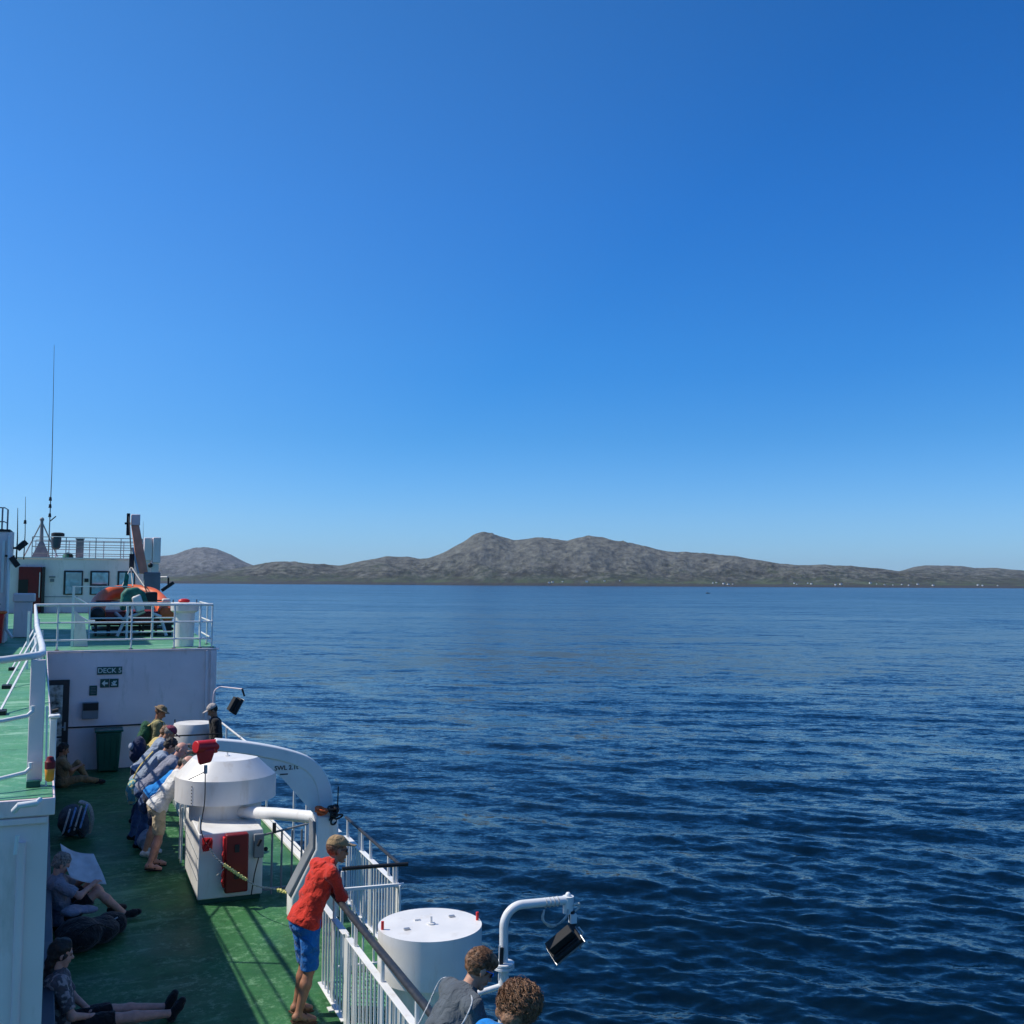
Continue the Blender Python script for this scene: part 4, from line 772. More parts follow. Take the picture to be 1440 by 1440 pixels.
M['redcloth'] = clothm('red_hoodie', (.58, .035, .018)); M['bluecloth'] = clothm('blue_shorts', (.006, .12, .38)); M['khaki'] = clothm('khaki_cloth', (.25, .17, .09)); M['teegrey'] = clothm('dark_grey_cloth', (.085, .10, .115))
M['teeedge'] = clothm('pale_piping', (.5, .53, .55)); M['ltblue'] = clothm('pale_blue_cloth', (.26, .32, .42)); M['greyblue'] = clothm('grey_blue_cloth', (.23, .24, .30)); M['cyan'] = clothm('bright_blue_cloth', (.01, .22, .62))
M['whitec'] = clothm('white_cloth', (.70, .69, .66)); M['beige'] = clothm('beige_cloth', (.52, .42, .27)); M['navy'] = clothm('navy_cloth', (.016, .028, .075)); M['blackc'] = clothm('black_cloth', (.014, .014, .016)); M['olive'] = clothm('olive_cloth', (.20, .19, .09))
M['denim'] = clothm('denim', (.05, .10, .22)); M['yellow'] = clothm('yellow_cloth', (.60, .48, .18)); M['maroon'] = clothm('maroon_cloth', (.22, .04, .07)); M['pattern'] = clothm('patterned_cloth', (.10, .09, .10), stripe=(.34, .3, .3)); M['aqua'] = clothm('aqua_cloth', (.10, .34, .40), stripe=(.55, .55, .3)); M['dkredc'] = clothm('dark_red_cloth', (.12, .015, .02))
M['lenses'] = pmat('sunglass_lens', (.01, .02, .04), .08, var=.02, spec=.9); M['bluelens'] = pmat('blue_mirror_lens', (.01, .16, .55), .08, var=.1, metal=.6); M['sole'] = pmat('sandal_rubber', (.03, .025, .02), .8); M['brownleather'] = pmat('brown_leather', (.12, .06, .03), .6)
M['palecap'] = clothm('pale_cap', (.42, .38, .35)); M['palebag'] = clothm('sky_blue_cloth', (.25, .45, .80)); M['capbeige'] = clothm('beige_cap', (.30, .20, .10)); M['greenc'] = clothm('green_pack_cloth', (.02, .10, .05))

def nets(F, org, h):
    s = F < 0; c = [s[i:s.shape[0]-1+i or None, j:s.shape[1]-1+j or None, k:s.shape[2]-1+k or None] for i in (0, 1) for j in (0, 1) for k in (0, 1)]
    n_in = sum(x.astype(np.int8) for x in c); act = (n_in > 0) & (n_in < 8)
    idx = np.full(act.shape, -1, dtype=np.int64); I = np.argwhere(act); idx[act] = np.arange(len(I))
    acc = np.zeros((len(I), 3)); cnt = np.zeros(len(I)); off = [(i, j, k) for i in (0, 1) for j in (0, 1) for k in (0, 1)]
    val = {o_: F[I[:, 0]+o_[0], I[:, 1]+o_[1], I[:, 2]+o_[2]] for o_ in off}
    for a in off:
        for ax in range(3):
            if a[ax]: continue
            b = list(a); b[ax] = 1; b = tuple(b); va, vb = val[a], val[b]; cr_ = (va < 0) != (vb < 0)
            t_ = np.where(cr_, va/(va-vb+1e-12), 0); p = np.array(a, float)[None]+np.zeros((len(I), 3)); p[:, ax] += t_
            acc[cr_] += p[cr_]; cnt[cr_] += 1
    V = (I+acc/np.maximum(cnt, 1)[:, None])*h+org
    Q = []
    for ax in range(3):
        sl_a = [slice(None)]*3; sl_b = [slice(None)]*3; sl_a[ax] = slice(0, -1); sl_b[ax] = slice(1, None)
        cr_ = s[tuple(sl_a)] != s[tuple(sl_b)]; E_ = np.argwhere(cr_); u, v = [(1, 2), (2, 0), (0, 1)][ax]
        ok = (E_[:, u] > 0) & (E_[:, v] > 0) & (E_[:, u] < F.shape[u]-1) & (E_[:, v] < F.shape[v]-1); E_ = E_[ok]
        inside = s[E_[:, 0], E_[:, 1], E_[:, 2]]
        q = []
        for du, dv_ in ((-1, -1), (0, -1), (0, 0), (-1, 0)):
            e = E_.copy(); e[:, u] += du; e[:, v] += dv_; q.append(idx[e[:, 0], e[:, 1], e[:, 2]])
        q = np.stack(q, -1); q = np.where(inside[:, None], q, q[:, ::-1]); Q.append(q)
    return V, np.concatenate(Q)
# primitives: ('c', a, b, ra, rb, wide_axis, k, cut_a, cut_b)  ('e', centre, radii, R)
def cone(a, b, ra, rb, wide=None, k=1., cuta=False, cutb=False): return ('c', np.array(a, float), np.array(b, float), ra, rb, None if wide is None else np.array(wide, float), k, cuta, cutb)
def ell(c, r, R=None): return ('e', np.array(c, float), np.array(r, float), np.eye(3) if R is None else np.array(R, float))
def pd(p, X):
    if p[0] == 'c':
        _, a, b, ra, rb, w, k, ca, cb = p; ab = b-a; L2 = ab@ab+1e-9; v = X-a; t_ = np.clip(v@ab/L2, 0, 1); d = v-t_[..., None]*ab
        if w is not None: dw = d@w; d = d-(dw*(1-1/k))[..., None]*w
        r = ra+(rb-ra)*t_; D = np.sqrt((d*d).sum(-1))-r; n = ab/math.sqrt(L2)
        if cb: D = np.maximum(D, (X-b)@n)
        if ca: D = np.maximum(D, -(X-a)@n)
        return D
    _, c, r, Rm = p; q = (X-c)@Rm; k0 = np.sqrt(((q/r)**2).sum(-1)); k1 = np.sqrt(((q/r**2)**2).sum(-1))+1e-9; return k0*(k0-1)/k1
def field(prims, h, k=.02, sub=(), noise=0, nf=30, planes=(), seed=0):
    lo = np.full(3, 1e9); hi = -lo
    for p in prims:
        if p[0] == 'c':
            m_ = max(p[3], p[4])*max(1, p[6])
            for q in (p[1], p[2]): lo = np.minimum(lo, q-m_); hi = np.maximum(hi, q+m_)
        else: m_ = p[2].max(); lo = np.minimum(lo, p[1]-m_); hi = np.maximum(hi, p[1]+m_)
    lo -= 3*h+noise; hi += 3*h+noise; n = np.ceil((hi-lo)/h).astype(int)+1
    ax = [lo[i]+h*np.arange(n[i]) for i in range(3)]; F = np.full(n, .5)
    for op, lst in ((0, prims), (1, sub)):
        for p in lst:
            if p[0] == 'c': m_ = max(p[3], p[4])*max(1, p[6])+.06; a = np.minimum(p[1], p[2])-m_; b = np.maximum(p[1], p[2])+m_
            else: m_ = p[2].max()+.06; a = p[1]-m_; b = p[1]+m_
            i0 = np.clip(((a-lo)/h).astype(int), 0, n-1); i1 = np.clip(((b-lo)/h).astype(int)+2, 1, n)
            if (i1 <= i0).any(): continue
            sl_ = tuple(slice(i0[i], i1[i]) for i in range(3)); X = np.stack(np.meshgrid(*[ax[i][sl_[i]] for i in range(3)], indexing='ij'), -1); D = pd(p, X); G = F[sl_]
            if op: F[sl_] = np.maximum(G, -D)
            else:
                hh = np.clip(.5+.5*(G-D)/k, 0, 1); F[sl_] = G*(1-hh)+D*hh-k*hh*(1-hh)
    if noise or planes:
        X = np.stack(np.meshgrid(*ax, indexing='ij'), -1)
        if noise:
            g = np.random.default_rng(seed); W = np.zeros(F.shape)
            for i in range(7):
                d_ = g.normal(size=3); d_ /= np.linalg.norm(d_); W += np.sin((X@d_)*nf*g.uniform(.6, 1.8)+g.uniform(0, 6.28)+1.5*np.sin(X@g.normal(size=3)*nf*.5))
            F = F+noise*W/3
        for (c_, nn) in planes: F = np.maximum(F, (X-np.array(c_))@np.array(nn))
    return nets(F, lo, h)
def sdf_obj(name, mat, parent, parts):
    Vs = []; Fs = []; o_ = 0; org = np.array(ORG[parent.name])
    for V, F in parts: Vs.append(V-org); Fs.append(F+o_); o_ += len(V)
    V = np.concatenate(Vs); F = np.concatenate(Fs)
    return linkmesh(name, np_mesh(name, V, F), mat, parent, tuple(org), smooth=False)
def nrm(v): v = np.array(v, float); return v/np.linalg.norm(v)
def hand_prims(w, d, pn, sc_=1., curl=.5):
    w = np.array(w, float); d = nrm(d); pn = nrm(np.array(pn)-d*(np.array(pn)@d)); s_ = np.cross(d, pn); P_ = []
    P_.append(cone(w, w+d*.075*sc_, .022*sc_, .026*sc_, s_, 1.5))
    for i, (o_, L) in enumerate(((-.030, .068), (-.010, .078), (.010, .072), (.029, .058))):
        b = w+d*.085*sc_+s_*o_*sc_; d1 = nrm(d*math.cos(curl*.6)-pn*math.sin(curl*.6)); d2 = nrm(d*math.cos(curl*1.6)-pn*math.sin(curl*1.6)); m_ = b+d1*L*.52*sc_
        P_ += [cone(b-d*.015, m_, .0095*sc_, .0085*sc_), cone(m_, m_+d2*L*.48*sc_, .0085*sc_, .007*sc_)]
    t0 = w+d*.02*sc_-s_*.026*sc_; t1 = t0+nrm(d*.7-s_*.6-pn*.25)*.045*sc_; P_ += [cone(t0, t1, .013*sc_, .011*sc_), cone(t1, t1+nrm(d-pn*.5)*.03*sc_, .010*sc_, .008*sc_)]
    return P_
def person(label, J, look, name='person', group=None, res=.012, sc_=1.):
    """J: world joints P(elvis) C(hest) N(eck) H(ead centre) hd(head forward) s(left vector) then L/R shoulder elbow wrist hip knee ankle toe"""
    t_ = thing(name, label, 'person', tuple(J['ground']), group)
    A = {k: np.array(v, float) for k, v in J.items()}
    sv = nrm(A['s']); P_, C_, Nk, Hc = A['P'], A['C'], A['N'], A['H']; hd = nrm(A['hd']); up = nrm(A.get('hup', Hc-Nk)); up = nrm(up-hd*(up@hd)); sd = np.cross(up, hd); Rm = np.stack([sd, hd, up], -1)
    f = sc_; sh = lambda z, y=0, x=0: Hc+up*z+hd*y+sd*x
    fem = look.get('fem', False); wd_ = 1.30
    torso = lambda e: [cone(P_+(C_-P_)*.0, P_+(C_-P_)*.45, .118*f+e, .108*f+e, sv, 1.32), cone(P_+(C_-P_)*.45, C_, .108*f+e, .112*f+e, sv, 1.42), cone(A['Ls']-sv*.03, A['Rs']+sv*.03, .062*f+e, .062*f+e), ell(P_-(C_-P_)*.12, (.165*f+e, .13*f+e, .12*f+e), np.stack([sv, np.cross(nrm(C_-P_), sv), nrm(C_-P_)], -1))]
    arm = lambda S_, e, u=1., cut=False: [cone(A[S_+'s'], A[S_+'s']+(A[S_+'e']-A[S_+'s'])*u, .052*f+e, (.052-.014*u)*f+e, cutb=cut)]
    fore = lambda S_, e, u=1.: [cone(A[S_+'e'], A[S_+'e']+(A[S_+'w']-A[S_+'e'])*u, .041*f+e, (.041-.015*u)*f+e, cutb=u < 1)]
    thigh = lambda S_, e, u=1., cut=False: [cone(A[S_+'h'], A[S_+'h']+(A[S_+'k']-A[S_+'h'])*u, .088*f+e, (.088-.036*u)*f+e, cutb=cut)]
    calf = lambda S_, e, u=1.: [cone(A[S_+'k'], A[S_+'k']*.68+A[S_+'a']*.32, .050*f+e, .054*f+e), cone(A[S_+'k']*.68+A[S_+'a']*.32, A[S_+'a'], .054*f+e, .033*f+e, cutb=e > 0)]
    foot = lambda S_, e: [cone(A[S_+'a'], A[S_+'a']*.35+A[S_+'t']*.65-np.array([0, 0, .012]), .036*f+e, .034*f+e), cone(A[S_+'a']*.4+A[S_+'t']*.6, A[S_+'t'], .036*f+e, .026*f+e, sv, 1.2), ell(A[S_+'a']-nrm(A[S_+'t']-A[S_+'a'])*.025-np.array([0, 0, .02]), (.036+e, .036+e, .034+e))]
    body = torso(-.004)+[cone(Nk-up*.05, Hc-up*.06-hd*.01, .056*f, .050*f)]
    for S_ in 'LR': body += arm(S_, 0)+fore(S_, 0)+thigh(S_, 0)+calf(S_, 0)+foot(S_, 0)
    V1 = field(body, res, .025)
    head = [ell(sh(.025, -.012), (.076*f, .096*f, .098*f), Rm), ell(sh(-.035, .028), (.058*f, .068*f, .078*f), Rm), cone(sh(-.01, .088), sh(-.035, .106), .010*f, .015*f), cone(sh(-.10, .06, -.02), sh(-.10, .06, .02), .022, .022),
            cone(sh(-.068, .086, -.018), sh(-.068, .086, .018), .010, .010), cone(sh(.015, .078, -.035), sh(.015, .078, .035), .014, .014), cone(Nk-up*.05, Hc-up*.06-hd*.01, .055*f, .049*f)]
    for x in (-1, 1): head += [ell(sh(-.008, -.005, x*.078*f), (.012, .02, .034), Rm), ell(sh(-.04, .055, x*.032), (.022, .022, .02), Rm)]
    V2 = field(head, min(res, .008)*.85, .012)
    parts = [V1, V2]
    for S_, q in (('L', 1), ('R', -1)):
        w = A[S_+'w']; d_ = nrm(A.get(S_+'hand', w-A[S_+'e'])); pn = A.get(S_+'pn', np.array([0, 0, 1.])); pn = pn if abs(nrm(pn)@d_) < .95 else sv*q
        parts.append(field(hand_prims(w, d_, pn, f, J.get('curl', .6)), .006, .006))
    sdf_obj('body', look['skin'], t_, parts)
    r2 = res*.92
    # trousers or shorts
    if look.get('legs'):
        m_, u = look['legs']; pr2 = [ell(P_-(C_-P_)*.12, (.165*f+.014, .13*f+.014, .12*f+.014), np.stack([sv, np.cross(nrm(C_-P_), sv), nrm(C_-P_)], -1)), cone(P_, P_+(C_-P_)*.05, .112*f+.004, .108*f+.004, sv, 1.30, cutb=True)]
        for S_ in 'LR':
            if u <= 1: pr2 += [cone(A[S_+'h'], A[S_+'h']+(A[S_+'k']-A[S_+'h'])*u, .088*f+.016, (.088-.030*u)*f+.024, cutb=True)]
            else: pr2 += thigh(S_, .014)+calf(S_, .016)
        sdf_obj('trousers' if u > 1 else 'shorts', m_, t_, [field(pr2, r2, .022, noise=.006, nf=34, seed=len(label))])
    if look.get('skirt'): pass
    m_, sl_, = look['top']; pr2 = torso(.012)
    pr2 = [pr2[0], pr2[1], pr2[2], cone(P_-(C_-P_)*.18, P_, .125*f+.012, .118*f+.014, sv, 1.36, cuta=True)]+[cone(Nk-up*.045, Nk-up*.0, .066*f, .060*f)]
    for S_ in 'LR':
        if sl_ <= 1: pr2 += [cone(A[S_+'s'], A[S_+'s']+(A[S_+'e']-A[S_+'s'])*sl_, .052*f+.016, .044*f+.022, cutb=True)]
        else: pr2 += arm(S_, .014)+[cone(A[S_+'e'], A[S_+'e']+(A[S_+'w']-A[S_+'e'])*min(1, sl_-1+.0), .041*f+.014, .028*f+.014, cutb=True)]
    sp_ = nrm(C_-P_); pr2.append(ell(P_-(C_-P_)*.10, (.165*f+.038, .13*f+.034, .12*f+.034), np.stack([sv, np.cross(sp_, sv), sp_], -1)))
    sdf_obj(look.get('topname', 't_shirt'), m_, t_, [field(pr2, r2, .028, noise=look.get('wr', .0055), nf=30, seed=len(label)+1, planes=[(P_-sp_*.085, -sp_)] if not look.get('sit') else [(P_-sp_*.04, -sp_)])])
    # hair
    hr_ = look.get('hair')
    if hr_:
        m_, style = hr_; base = sh(.032, -.020)
        if style == 'short': pl = [(sh(.015, .045), nrm(hd*.8-up*.55)), (sh(-.07, 0), -up)]; prs = [ell(base, (.087*f, .106*f, .105*f), Rm), ell(sh(-.02, -.045), (.074, .07, .07), Rm)]; nz_ = .008; nf_ = 90
        elif style == 'under': pl = [(sh(.055, 0), up), (sh(.015, .03), nrm(hd*.8-up*.3)), (sh(-.07, 0), -up)]; prs = [ell(base, (.083*f, .101*f, .10*f), Rm)]; nz_ = .003; nf_ = 90
        elif style == 'fringe': pl = [(sh(.03, .085), nrm(hd*.9-up*.25)), (sh(-.06, 0), -up)]; prs = [ell(base, (.084*f, .103*f, .102*f), Rm), ell(sh(.080, .025), (.068, .085, .045), Rm), ell(sh(.06, .065), (.055, .045, .035), Rm)]; nz_ = .005; nf_ = 80
        elif style == 'long': pl = [(sh(.0, .055), nrm(hd*.95-up*.2))]; prs = [ell(base, (.09, .108, .108), Rm), cone(sh(0, -.06), sh(-.24, -.07), .06, .045)]; nz_ = .008; nf_ = 60
        elif style == 'fringe_bald': pl = [(sh(.02, .0), up), (sh(-.05, 0), -up), (sh(0, .03), hd)]; prs = [ell(base, (.084*f, .103*f, .10*f), Rm)]; nz_ = .004; nf_ = 70
        elif style == 'curly': pl = []; prs = [ell(sh(.035, -.03), (.112, .122, .108), Rm), ell(sh(-.05, -.05), (.105, .09, .09), Rm), ell(sh(.05, -.02, .05), (.07, .08, .07), Rm)]; nz_ = .018; nf_ = 30
        sub = [ell(sh(-.05, .115), (.062, .075, .10), Rm)] if style in ('curly', 'long') else []
        ho = sdf_obj('hair', m_, t_, [field(prs, .008 if res < .011 else .011, .02, sub=sub, noise=nz_, nf=nf_, planes=pl, seed=3)])
        if style in ('curly', 'fringe'):
            cu = style == 'curly'; g = np.random.default_rng(8); mb = MB(); nS = 2100 if cu else 1300; R3 = (np.array([.120, .130, .116]) if cu else np.array([.084, .103, .100]))*f
            ctr = sh(.035, -.03) if cu else sh(.036, -.016); q_ = 0
            while q_ < nS:
                v = g.normal(size=3); v /= np.linalg.norm(v)
                if (v[1] > .55 and v[2] < .55) or v[2] < (-.93 if cu else -.35) or (not cu and v[1] > .25 and v[2] < .1): continue
                q_ += 1; n0 = v; L = g.uniform(.06, .16) if cu else g.uniform(.025, .05); st_ = 12 if cu else 6; p = v.copy(); ph = g.uniform(0, 6.28); tw_ = g.uniform(5, 12); am = g.uniform(.007, .019) if cu else .0015; lift = g.uniform(.0, .035) if cu else g.uniform(.002, .012)
                flow = nrm(np.array([v[0]*.9+g.normal()*.5, (-.2 if cu else .9)+g.normal()*.4, -.5 if cu else .1])); pts = []
                for i in range(st_):
                    u_ = i/(st_-1); fl_t = flow-p*(flow@p); fl_t /= np.linalg.norm(fl_t)+1e-6; p = p+fl_t*(L/st_)/R3.mean(); p /= np.linalg.norm(p); b_ = np.cross(p, fl_t)
                    w_ = p*R3*(1+lift*6*u_*(1-.35*u_)*1.6*(1 if cu else .8))+b_*am*math.cos(ph+u_*tw_)+p*am*math.sin(ph+u_*tw_); pts.append(ctr+Rm@w_)
                mb.tube(pts, [(.0028 if cu else .0016)*(1-.75*(i/(st_-1))**2) for i in range(st_)], 3)
            mb.build('hair_strands', m_, ho, smooth=True, kind='stuff')
    cap = look.get('cap')
    if cap:
        m_, style = cap; base = sh(.045, -.012)
        if style in ('cap', 'back'):
            bd = 1 if style == 'cap' else -1
            crown = field([ell(base, (.093*f, .112*f, .10*f), Rm)], .009, .02, planes=[(sh(.045, 0), -up)], noise=.002, nf=50)
            brim = field([ell(sh(.052, .12*bd), (.065, .075, .010), Rm)], .006, .01)
            sdf_obj('cap', m_, t_, [crown, brim])
        elif style == 'bucket': sdf_obj('sun_hat', m_, t_, [field([ell(base, (.092, .112, .10), Rm), ell(sh(.05, 0), (.145, .165, .016), Rm)], .009, .02, planes=[(sh(.03, 0), -up)], noise=.004, nf=40)])
    if look.get('glasses'):
        gm = look['glasses']; mb = MB(); pc = lambda x, y, z: tuple(sh(z, y, x))
        for x in (-1, 1):
            mb2 = []; ctr = sh(.0, .088, x*.033)
            mb.tube([pc(x*.058, .078, .012), pc(x*.08, .02, .01), pc(x*.082, -.015, .002)], .0035, 6)
            ring = [(math.cos(a)*.027, math.sin(a)*.020) for a in [i*math.pi/6 for i in range(12)]]
            mb.prism([(p_[0], p_[1]) for p_ in ring], tuple(ctr), tuple(nrm(sd*1+hd*(-.25*x))), tuple(up), tuple(hd*.006))
        mb.tube([pc(-.03, .095, .01), pc(.03, .095, .01)], .003, 6); mb.build('sunglasses', gm, t_)
    else:
        mb = MB()
        for x in (-1, 1): mb.ball(tuple(sh(.0, .078, x*.032)), .011, 10, 6)
        mb.build('eyes', 'ink', t_)
    if look.get('shoes'):
        m_, style = look['shoes']
        for S_ in 'LR':
            if style == 'shoe': sdf_obj('shoe', m_, t_, [field(foot(S_, .010), .009, .02)])
            else:
                a, b = A[S_+'a'], A[S_+'t']; d_ = nrm((b-a)*np.array([1, 1, 0]) if abs((b-a)[2]) < .15 else (b-a)); dn = np.array([0, 0, -1.]) if abs((b-a)[2]) < .15 else nrm(np.cross(np.cross(d_, nrm(A[S_+'k']-a)), d_))*-1
                s0 = a-d_*.06+dn*.045; s1 = b+d_*.02+dn*.028
                mb = MB().bar(s0, s1, .085, .018); mb.tube([a*.5+b*.5-sv*.045+dn*.02, a*.5+b*.5-dn*.038, a*.5+b*.5+sv*.045+dn*.02], .012, 6); mb.tube([a-sv*.04, a-d_*.045, a+sv*.04], .01, 6)
                mb.build('sandal', m_, t_, bevel=.004)
    return t_, sh, A
def joints(o, ang, P, C, H, arms, legs, hd=(1, 0, 0), w=.19, hw=.09, N_=None, hup=None, lift=0):
    """local frame: x forward, y left, z up; arms/legs: ((elbow),(wrist)) per side L,R ; legs ((knee),(ankle),(toe))"""
    ca, sa = math.cos(ang), math.sin(ang); W = lambda p: np.array([o[0]+p[0]*ca-p[1]*sa, o[1]+p[0]*sa+p[1]*ca, o[2]+p[2]]); D = lambda p: np.array([p[0]*ca-p[1]*sa, p[0]*sa+p[1]*ca, p[2]])
    J = {'ground': np.array(o, float), 'P': W(P), 'C': W(C), 'H': W(H), 'hd': D(hd), 's': D((0, 1, 0))}
    J['N'] = W(N_) if N_ else W(tuple(C[i]+(H[i]-C[i])*.42 for i in range(3)))
    if hup: J['hup'] = D(hup)
    for S_, q, a, l in (('L', 1, arms[0], legs[0]), ('R', -1, arms[1], legs[1])):
        J[S_+'s'] = W((C[0]+.01, C[1]+q*w, C[2]+.035)); J[S_+'e'] = W(a[0]); J[S_+'w'] = W(a[1])
        if len(a) > 2: J[S_+'hand'] = D(a[2])
        J[S_+'h'] = W((P[0], P[1]+q*hw, P[2]-.03)); J[S_+'k'] = W(l[0]); J[S_+'a'] = W(l[1]); J[S_+'t'] = W(l[2])
    return J
def leaner(x, y, rx, hx, hz, ang=0, look_az=0, down=.5, cross=0, lean_legs=True, hipz=.93, fold=0):
    """standing passenger bent forward with forearms on a rail at distance rx; head at distance hx, height hz"""
    C = (hx-.15, 0, hz-.20); P = (.02, 0, hipz); el_z = 1.15
    arms = (((rx-.04, .24, el_z), (rx+.16, .07, el_z+.01), (.6, -.8, -.1)), ((rx-.04, -.24, el_z), (rx+.16, -.03, el_z+.03), (.6, .8, -.1)))
    if fold: arms = (((rx-.02, .20, el_z), (rx+.03, -.04, el_z+.02), (.1, -1, -.1)), ((rx-.02, -.22, el_z), (rx+.05, .02, el_z+.05), (.1, 1, -.1)))
    legs = (((.06, .10, .49), (-.02, .11, .085), (.14, .13, .03)), ((.02, -.10, .49), (-.10, -.12, .085), (.06, -.14, .03)))
    hd = (math.cos(look_az)*math.cos(down), math.sin(look_az)*math.cos(down), -math.sin(down))
    return joints((x, y, 0), ang, P, C, (hx, 0, hz), arms, legs, hd, hup=(math.sin(down)+.2, 0, math.cos(down)))
# man in red hoodie
J = leaner(2.13, 10.2, .31, .34, 1.55, ang=math.radians(12), look_az=math.radians(-8), down=.16, hipz=.96, fold=1)
t_, sh, A = person('man in red hoodie, blue shorts and beige cap leaning on the dark handrail', J, dict(skin='skin_tan', legs=('bluecloth', 1.0), top=('redcloth', 2.), topname='hoodie', wr=.007, cap=('capbeige', 'cap'), hair=('hair_brown', 'under'), glasses='lenses', shoes=('brownleather', 'sandal')), res=.0095)
Nk = A['N']; sdf_obj('hood', 'redcloth', t_, [field([ell(Nk+np.array([-.075, -.01, -.02]), (.085, .125, .06)), ell(Nk+np.array([-.13, -.015, -.10]), (.05, .09, .10)), cone(Nk+np.array([.02, -.075, .02]), Nk+np.array([.02, .075, .02]), .03, .03)], .009, .03, noise=.012, nf=45)])
# man in grey t-shirt and curly haired person at the bottom edge
J = leaner(2.16, 6.62, .40, .43, 1.60, ang=math.radians(6), look_az=math.radians(-6), down=.55, hipz=.97)
t_, sh, A = person('brown haired man in blue mirrored sunglasses and dark grey t-shirt at the bottom edge', J, dict(skin='skin', legs=('teegrey', 1.), top=('teegrey', .9), hair=('hair_brown', 'fringe'), glasses='bluelens', shoes=('brownleather', 'shoe')), res=.0095)
mb = MB()
for S_ in 'LR':
    a = A[S_+'s']; b = A[S_+'e']; q = 1 if S_ == 'L' else -1; sv = nrm(A['s']); f_ = nrm(A['C']-A['P'])
    pts = [A['N']+sv*q*.062+np.array([0, 0, .0]), A['N']*.4+a*.6+np.array([-.012, 0, .052]), a+sv*q*.045+np.array([-.035, 0, .045]), a*.75+A['P']*.25+sv*q*.085-np.cross(sv, f_)*0+np.array([-.07, 0, 0]), a*.5+A['P']*.5+sv*q*.05+np.array([-.13, 0, 0])]
    mb.tube(catmul(pts, 6), .0045, 6)
mb.build('pale_piping', 'teeedge', t_)
J = leaner(2.37, 6.08, .33, .34, 1.50, ang=math.radians(20), look_az=.2, down=.5)
person('person with big curly brown hair seen from behind at the bottom edge', J, dict(skin='skin', legs=('navy', 2), top=('cyan', .8), hair=('hair_curly', 'curly'), shoes=('blackc', 'shoe')), res=.0105)
# the row of leaning passengers, near to far
G = 'passengers leaning on the rail'
def row(label, x, y, hx, hz, look, ang=0., az=0., dn=.7, rx=None, **k):
    return person(label, leaner(x, y, (rx or 1.80-x), hx-x, hz, ang, az, dn, **k), look, group=G, res=.0115)
row('bald man in white t-shirt and beige shorts, nearest of the leaning row', 1.18, 16.2, 1.60, 1.48, dict(skin='skin_pink', legs=('beige', .95), top=('whitec', .9), hair=('hair_grey', 'fringe_bald'), shoes=('blackc', 'sandal')), dn=.8)
row('passenger in bright blue top with black cap, beside the bald man in white', 1.16, 16.95, 1.60, 1.34, dict(skin='skin', legs=('navy', 1.), top=('cyan', .7), cap=('blackc', 'cap'), hair=('hair_dark', 'under'), shoes=('whitec', 'shoe')), dn=.9)
row('balding pink-faced man in long grey-blue shirt in the leaning row', 1.08, 17.5, 1.62, 1.49, dict(skin='skin_pink', legs=('denim', 2), top=('greyblue', 1.8), topname='shirt', hair=('hair_grey', 'fringe_bald'), shoes=('blackc', 'shoe')), az=-.3, dn=.6)
t_, sh, A = row('dark haired passenger in pale blue shirt, with a yellow strap across', 1.02, 18.1, 1.50, 1.48, dict(skin='skin', legs=('denim', 2), top=('ltblue', 1.7), topname='shirt', hair=('hair_dark', 'short'), shoes=('blackc', 'shoe')), dn=.7)
bg_ = thing('shoulder_bag', 'yellow and aqua bag hanging low behind the leaning row', 'bag', (.92, 17.95, .5)); sdf_obj('bag_body', 'aqua', bg_, [field([ell((.92, 17.95, .80), (.10, .13, .22))], .012, noise=.01, nf=20)]); MB().tube(catmul([(.92, 17.95, 1.0), (1.02, 17.95, 1.2), (1.22, 18.0, 1.42)], 6), .03, 8, fl=.4).build('strap', 'yellow', bg_)
row('passenger in maroon cap and pale blue-grey shirt in the leaning row', 1.10, 19.3, 1.58, 1.52, dict(skin='skin_tan', legs=('navy', 2), top=('ltblue', .9), cap=('maroon', 'cap'), hair=('hair_grey', 'under'), shoes=('blackc', 'shoe')), dn=.7)
t_, sh, A = row('fair haired passenger with a navy rucksack, second from the far end', 1.18, 20.1, 1.58, 1.42, dict(skin='skin', legs=('beige', 2), top=('yellow', .8), hair=('hair_curly', 'short'), shoes=('blackc', 'shoe')), dn=.8)
rs = thing('navy_rucksack', 'navy and pale blue rucksack on the back of the fair haired passenger', 'rucksack', (1.12, 20.1, 1.1)); C_ = (A['P']+A['C'])/2+np.array([-.20, -.02, .06])
sdf_obj('pack', 'navy', rs, [field([ell(C_, (.13, .17, .26)), ell(C_+np.array([-.07, 0, -.07]), (.09, .13, .14))], .013, noise=.008, nf=22)]); sdf_obj('pocket', 'ltblue', rs, [field([ell(C_+np.array([-.13, -.03, .08]), (.05, .09, .07))], .012)])
# standing pair at the far end
def stander(label, x, y, ang, hz, look, arms=None, **k):
    arms = arms or (((.02, .27, hz-.62), (.22, .14, hz-.66)), ((.02, -.27, hz-.62), (.22, -.12, hz-.64)))
    J = joints((x, y, 0), ang, (0, 0, hz-.72), (.03, 0, hz-.25), (.09, 0, hz), arms, (((.03, .10, .47), (-.01, .11, .085), (.15, .13, .03)), ((.02, -.10, .47), (-.03, -.11, .085), (.13, -.13, .03))), (math.cos(.5), 0, -math.sin(.5)), hup=(.45, 0, .9))
    return person(label, J, look, res=.0115, **k)
t_, sh, A = stander('passenger in brown sun hat and olive shirt standing at the far end of the row', 1.46, 21.1, math.radians(-8), 1.68, dict(skin='skin_tan', legs=('beige', 2), top=('olive', .9), cap=('khaki', 'bucket'), hair=('hair_brown', 'under'), shoes=('brownleather', 'shoe')))
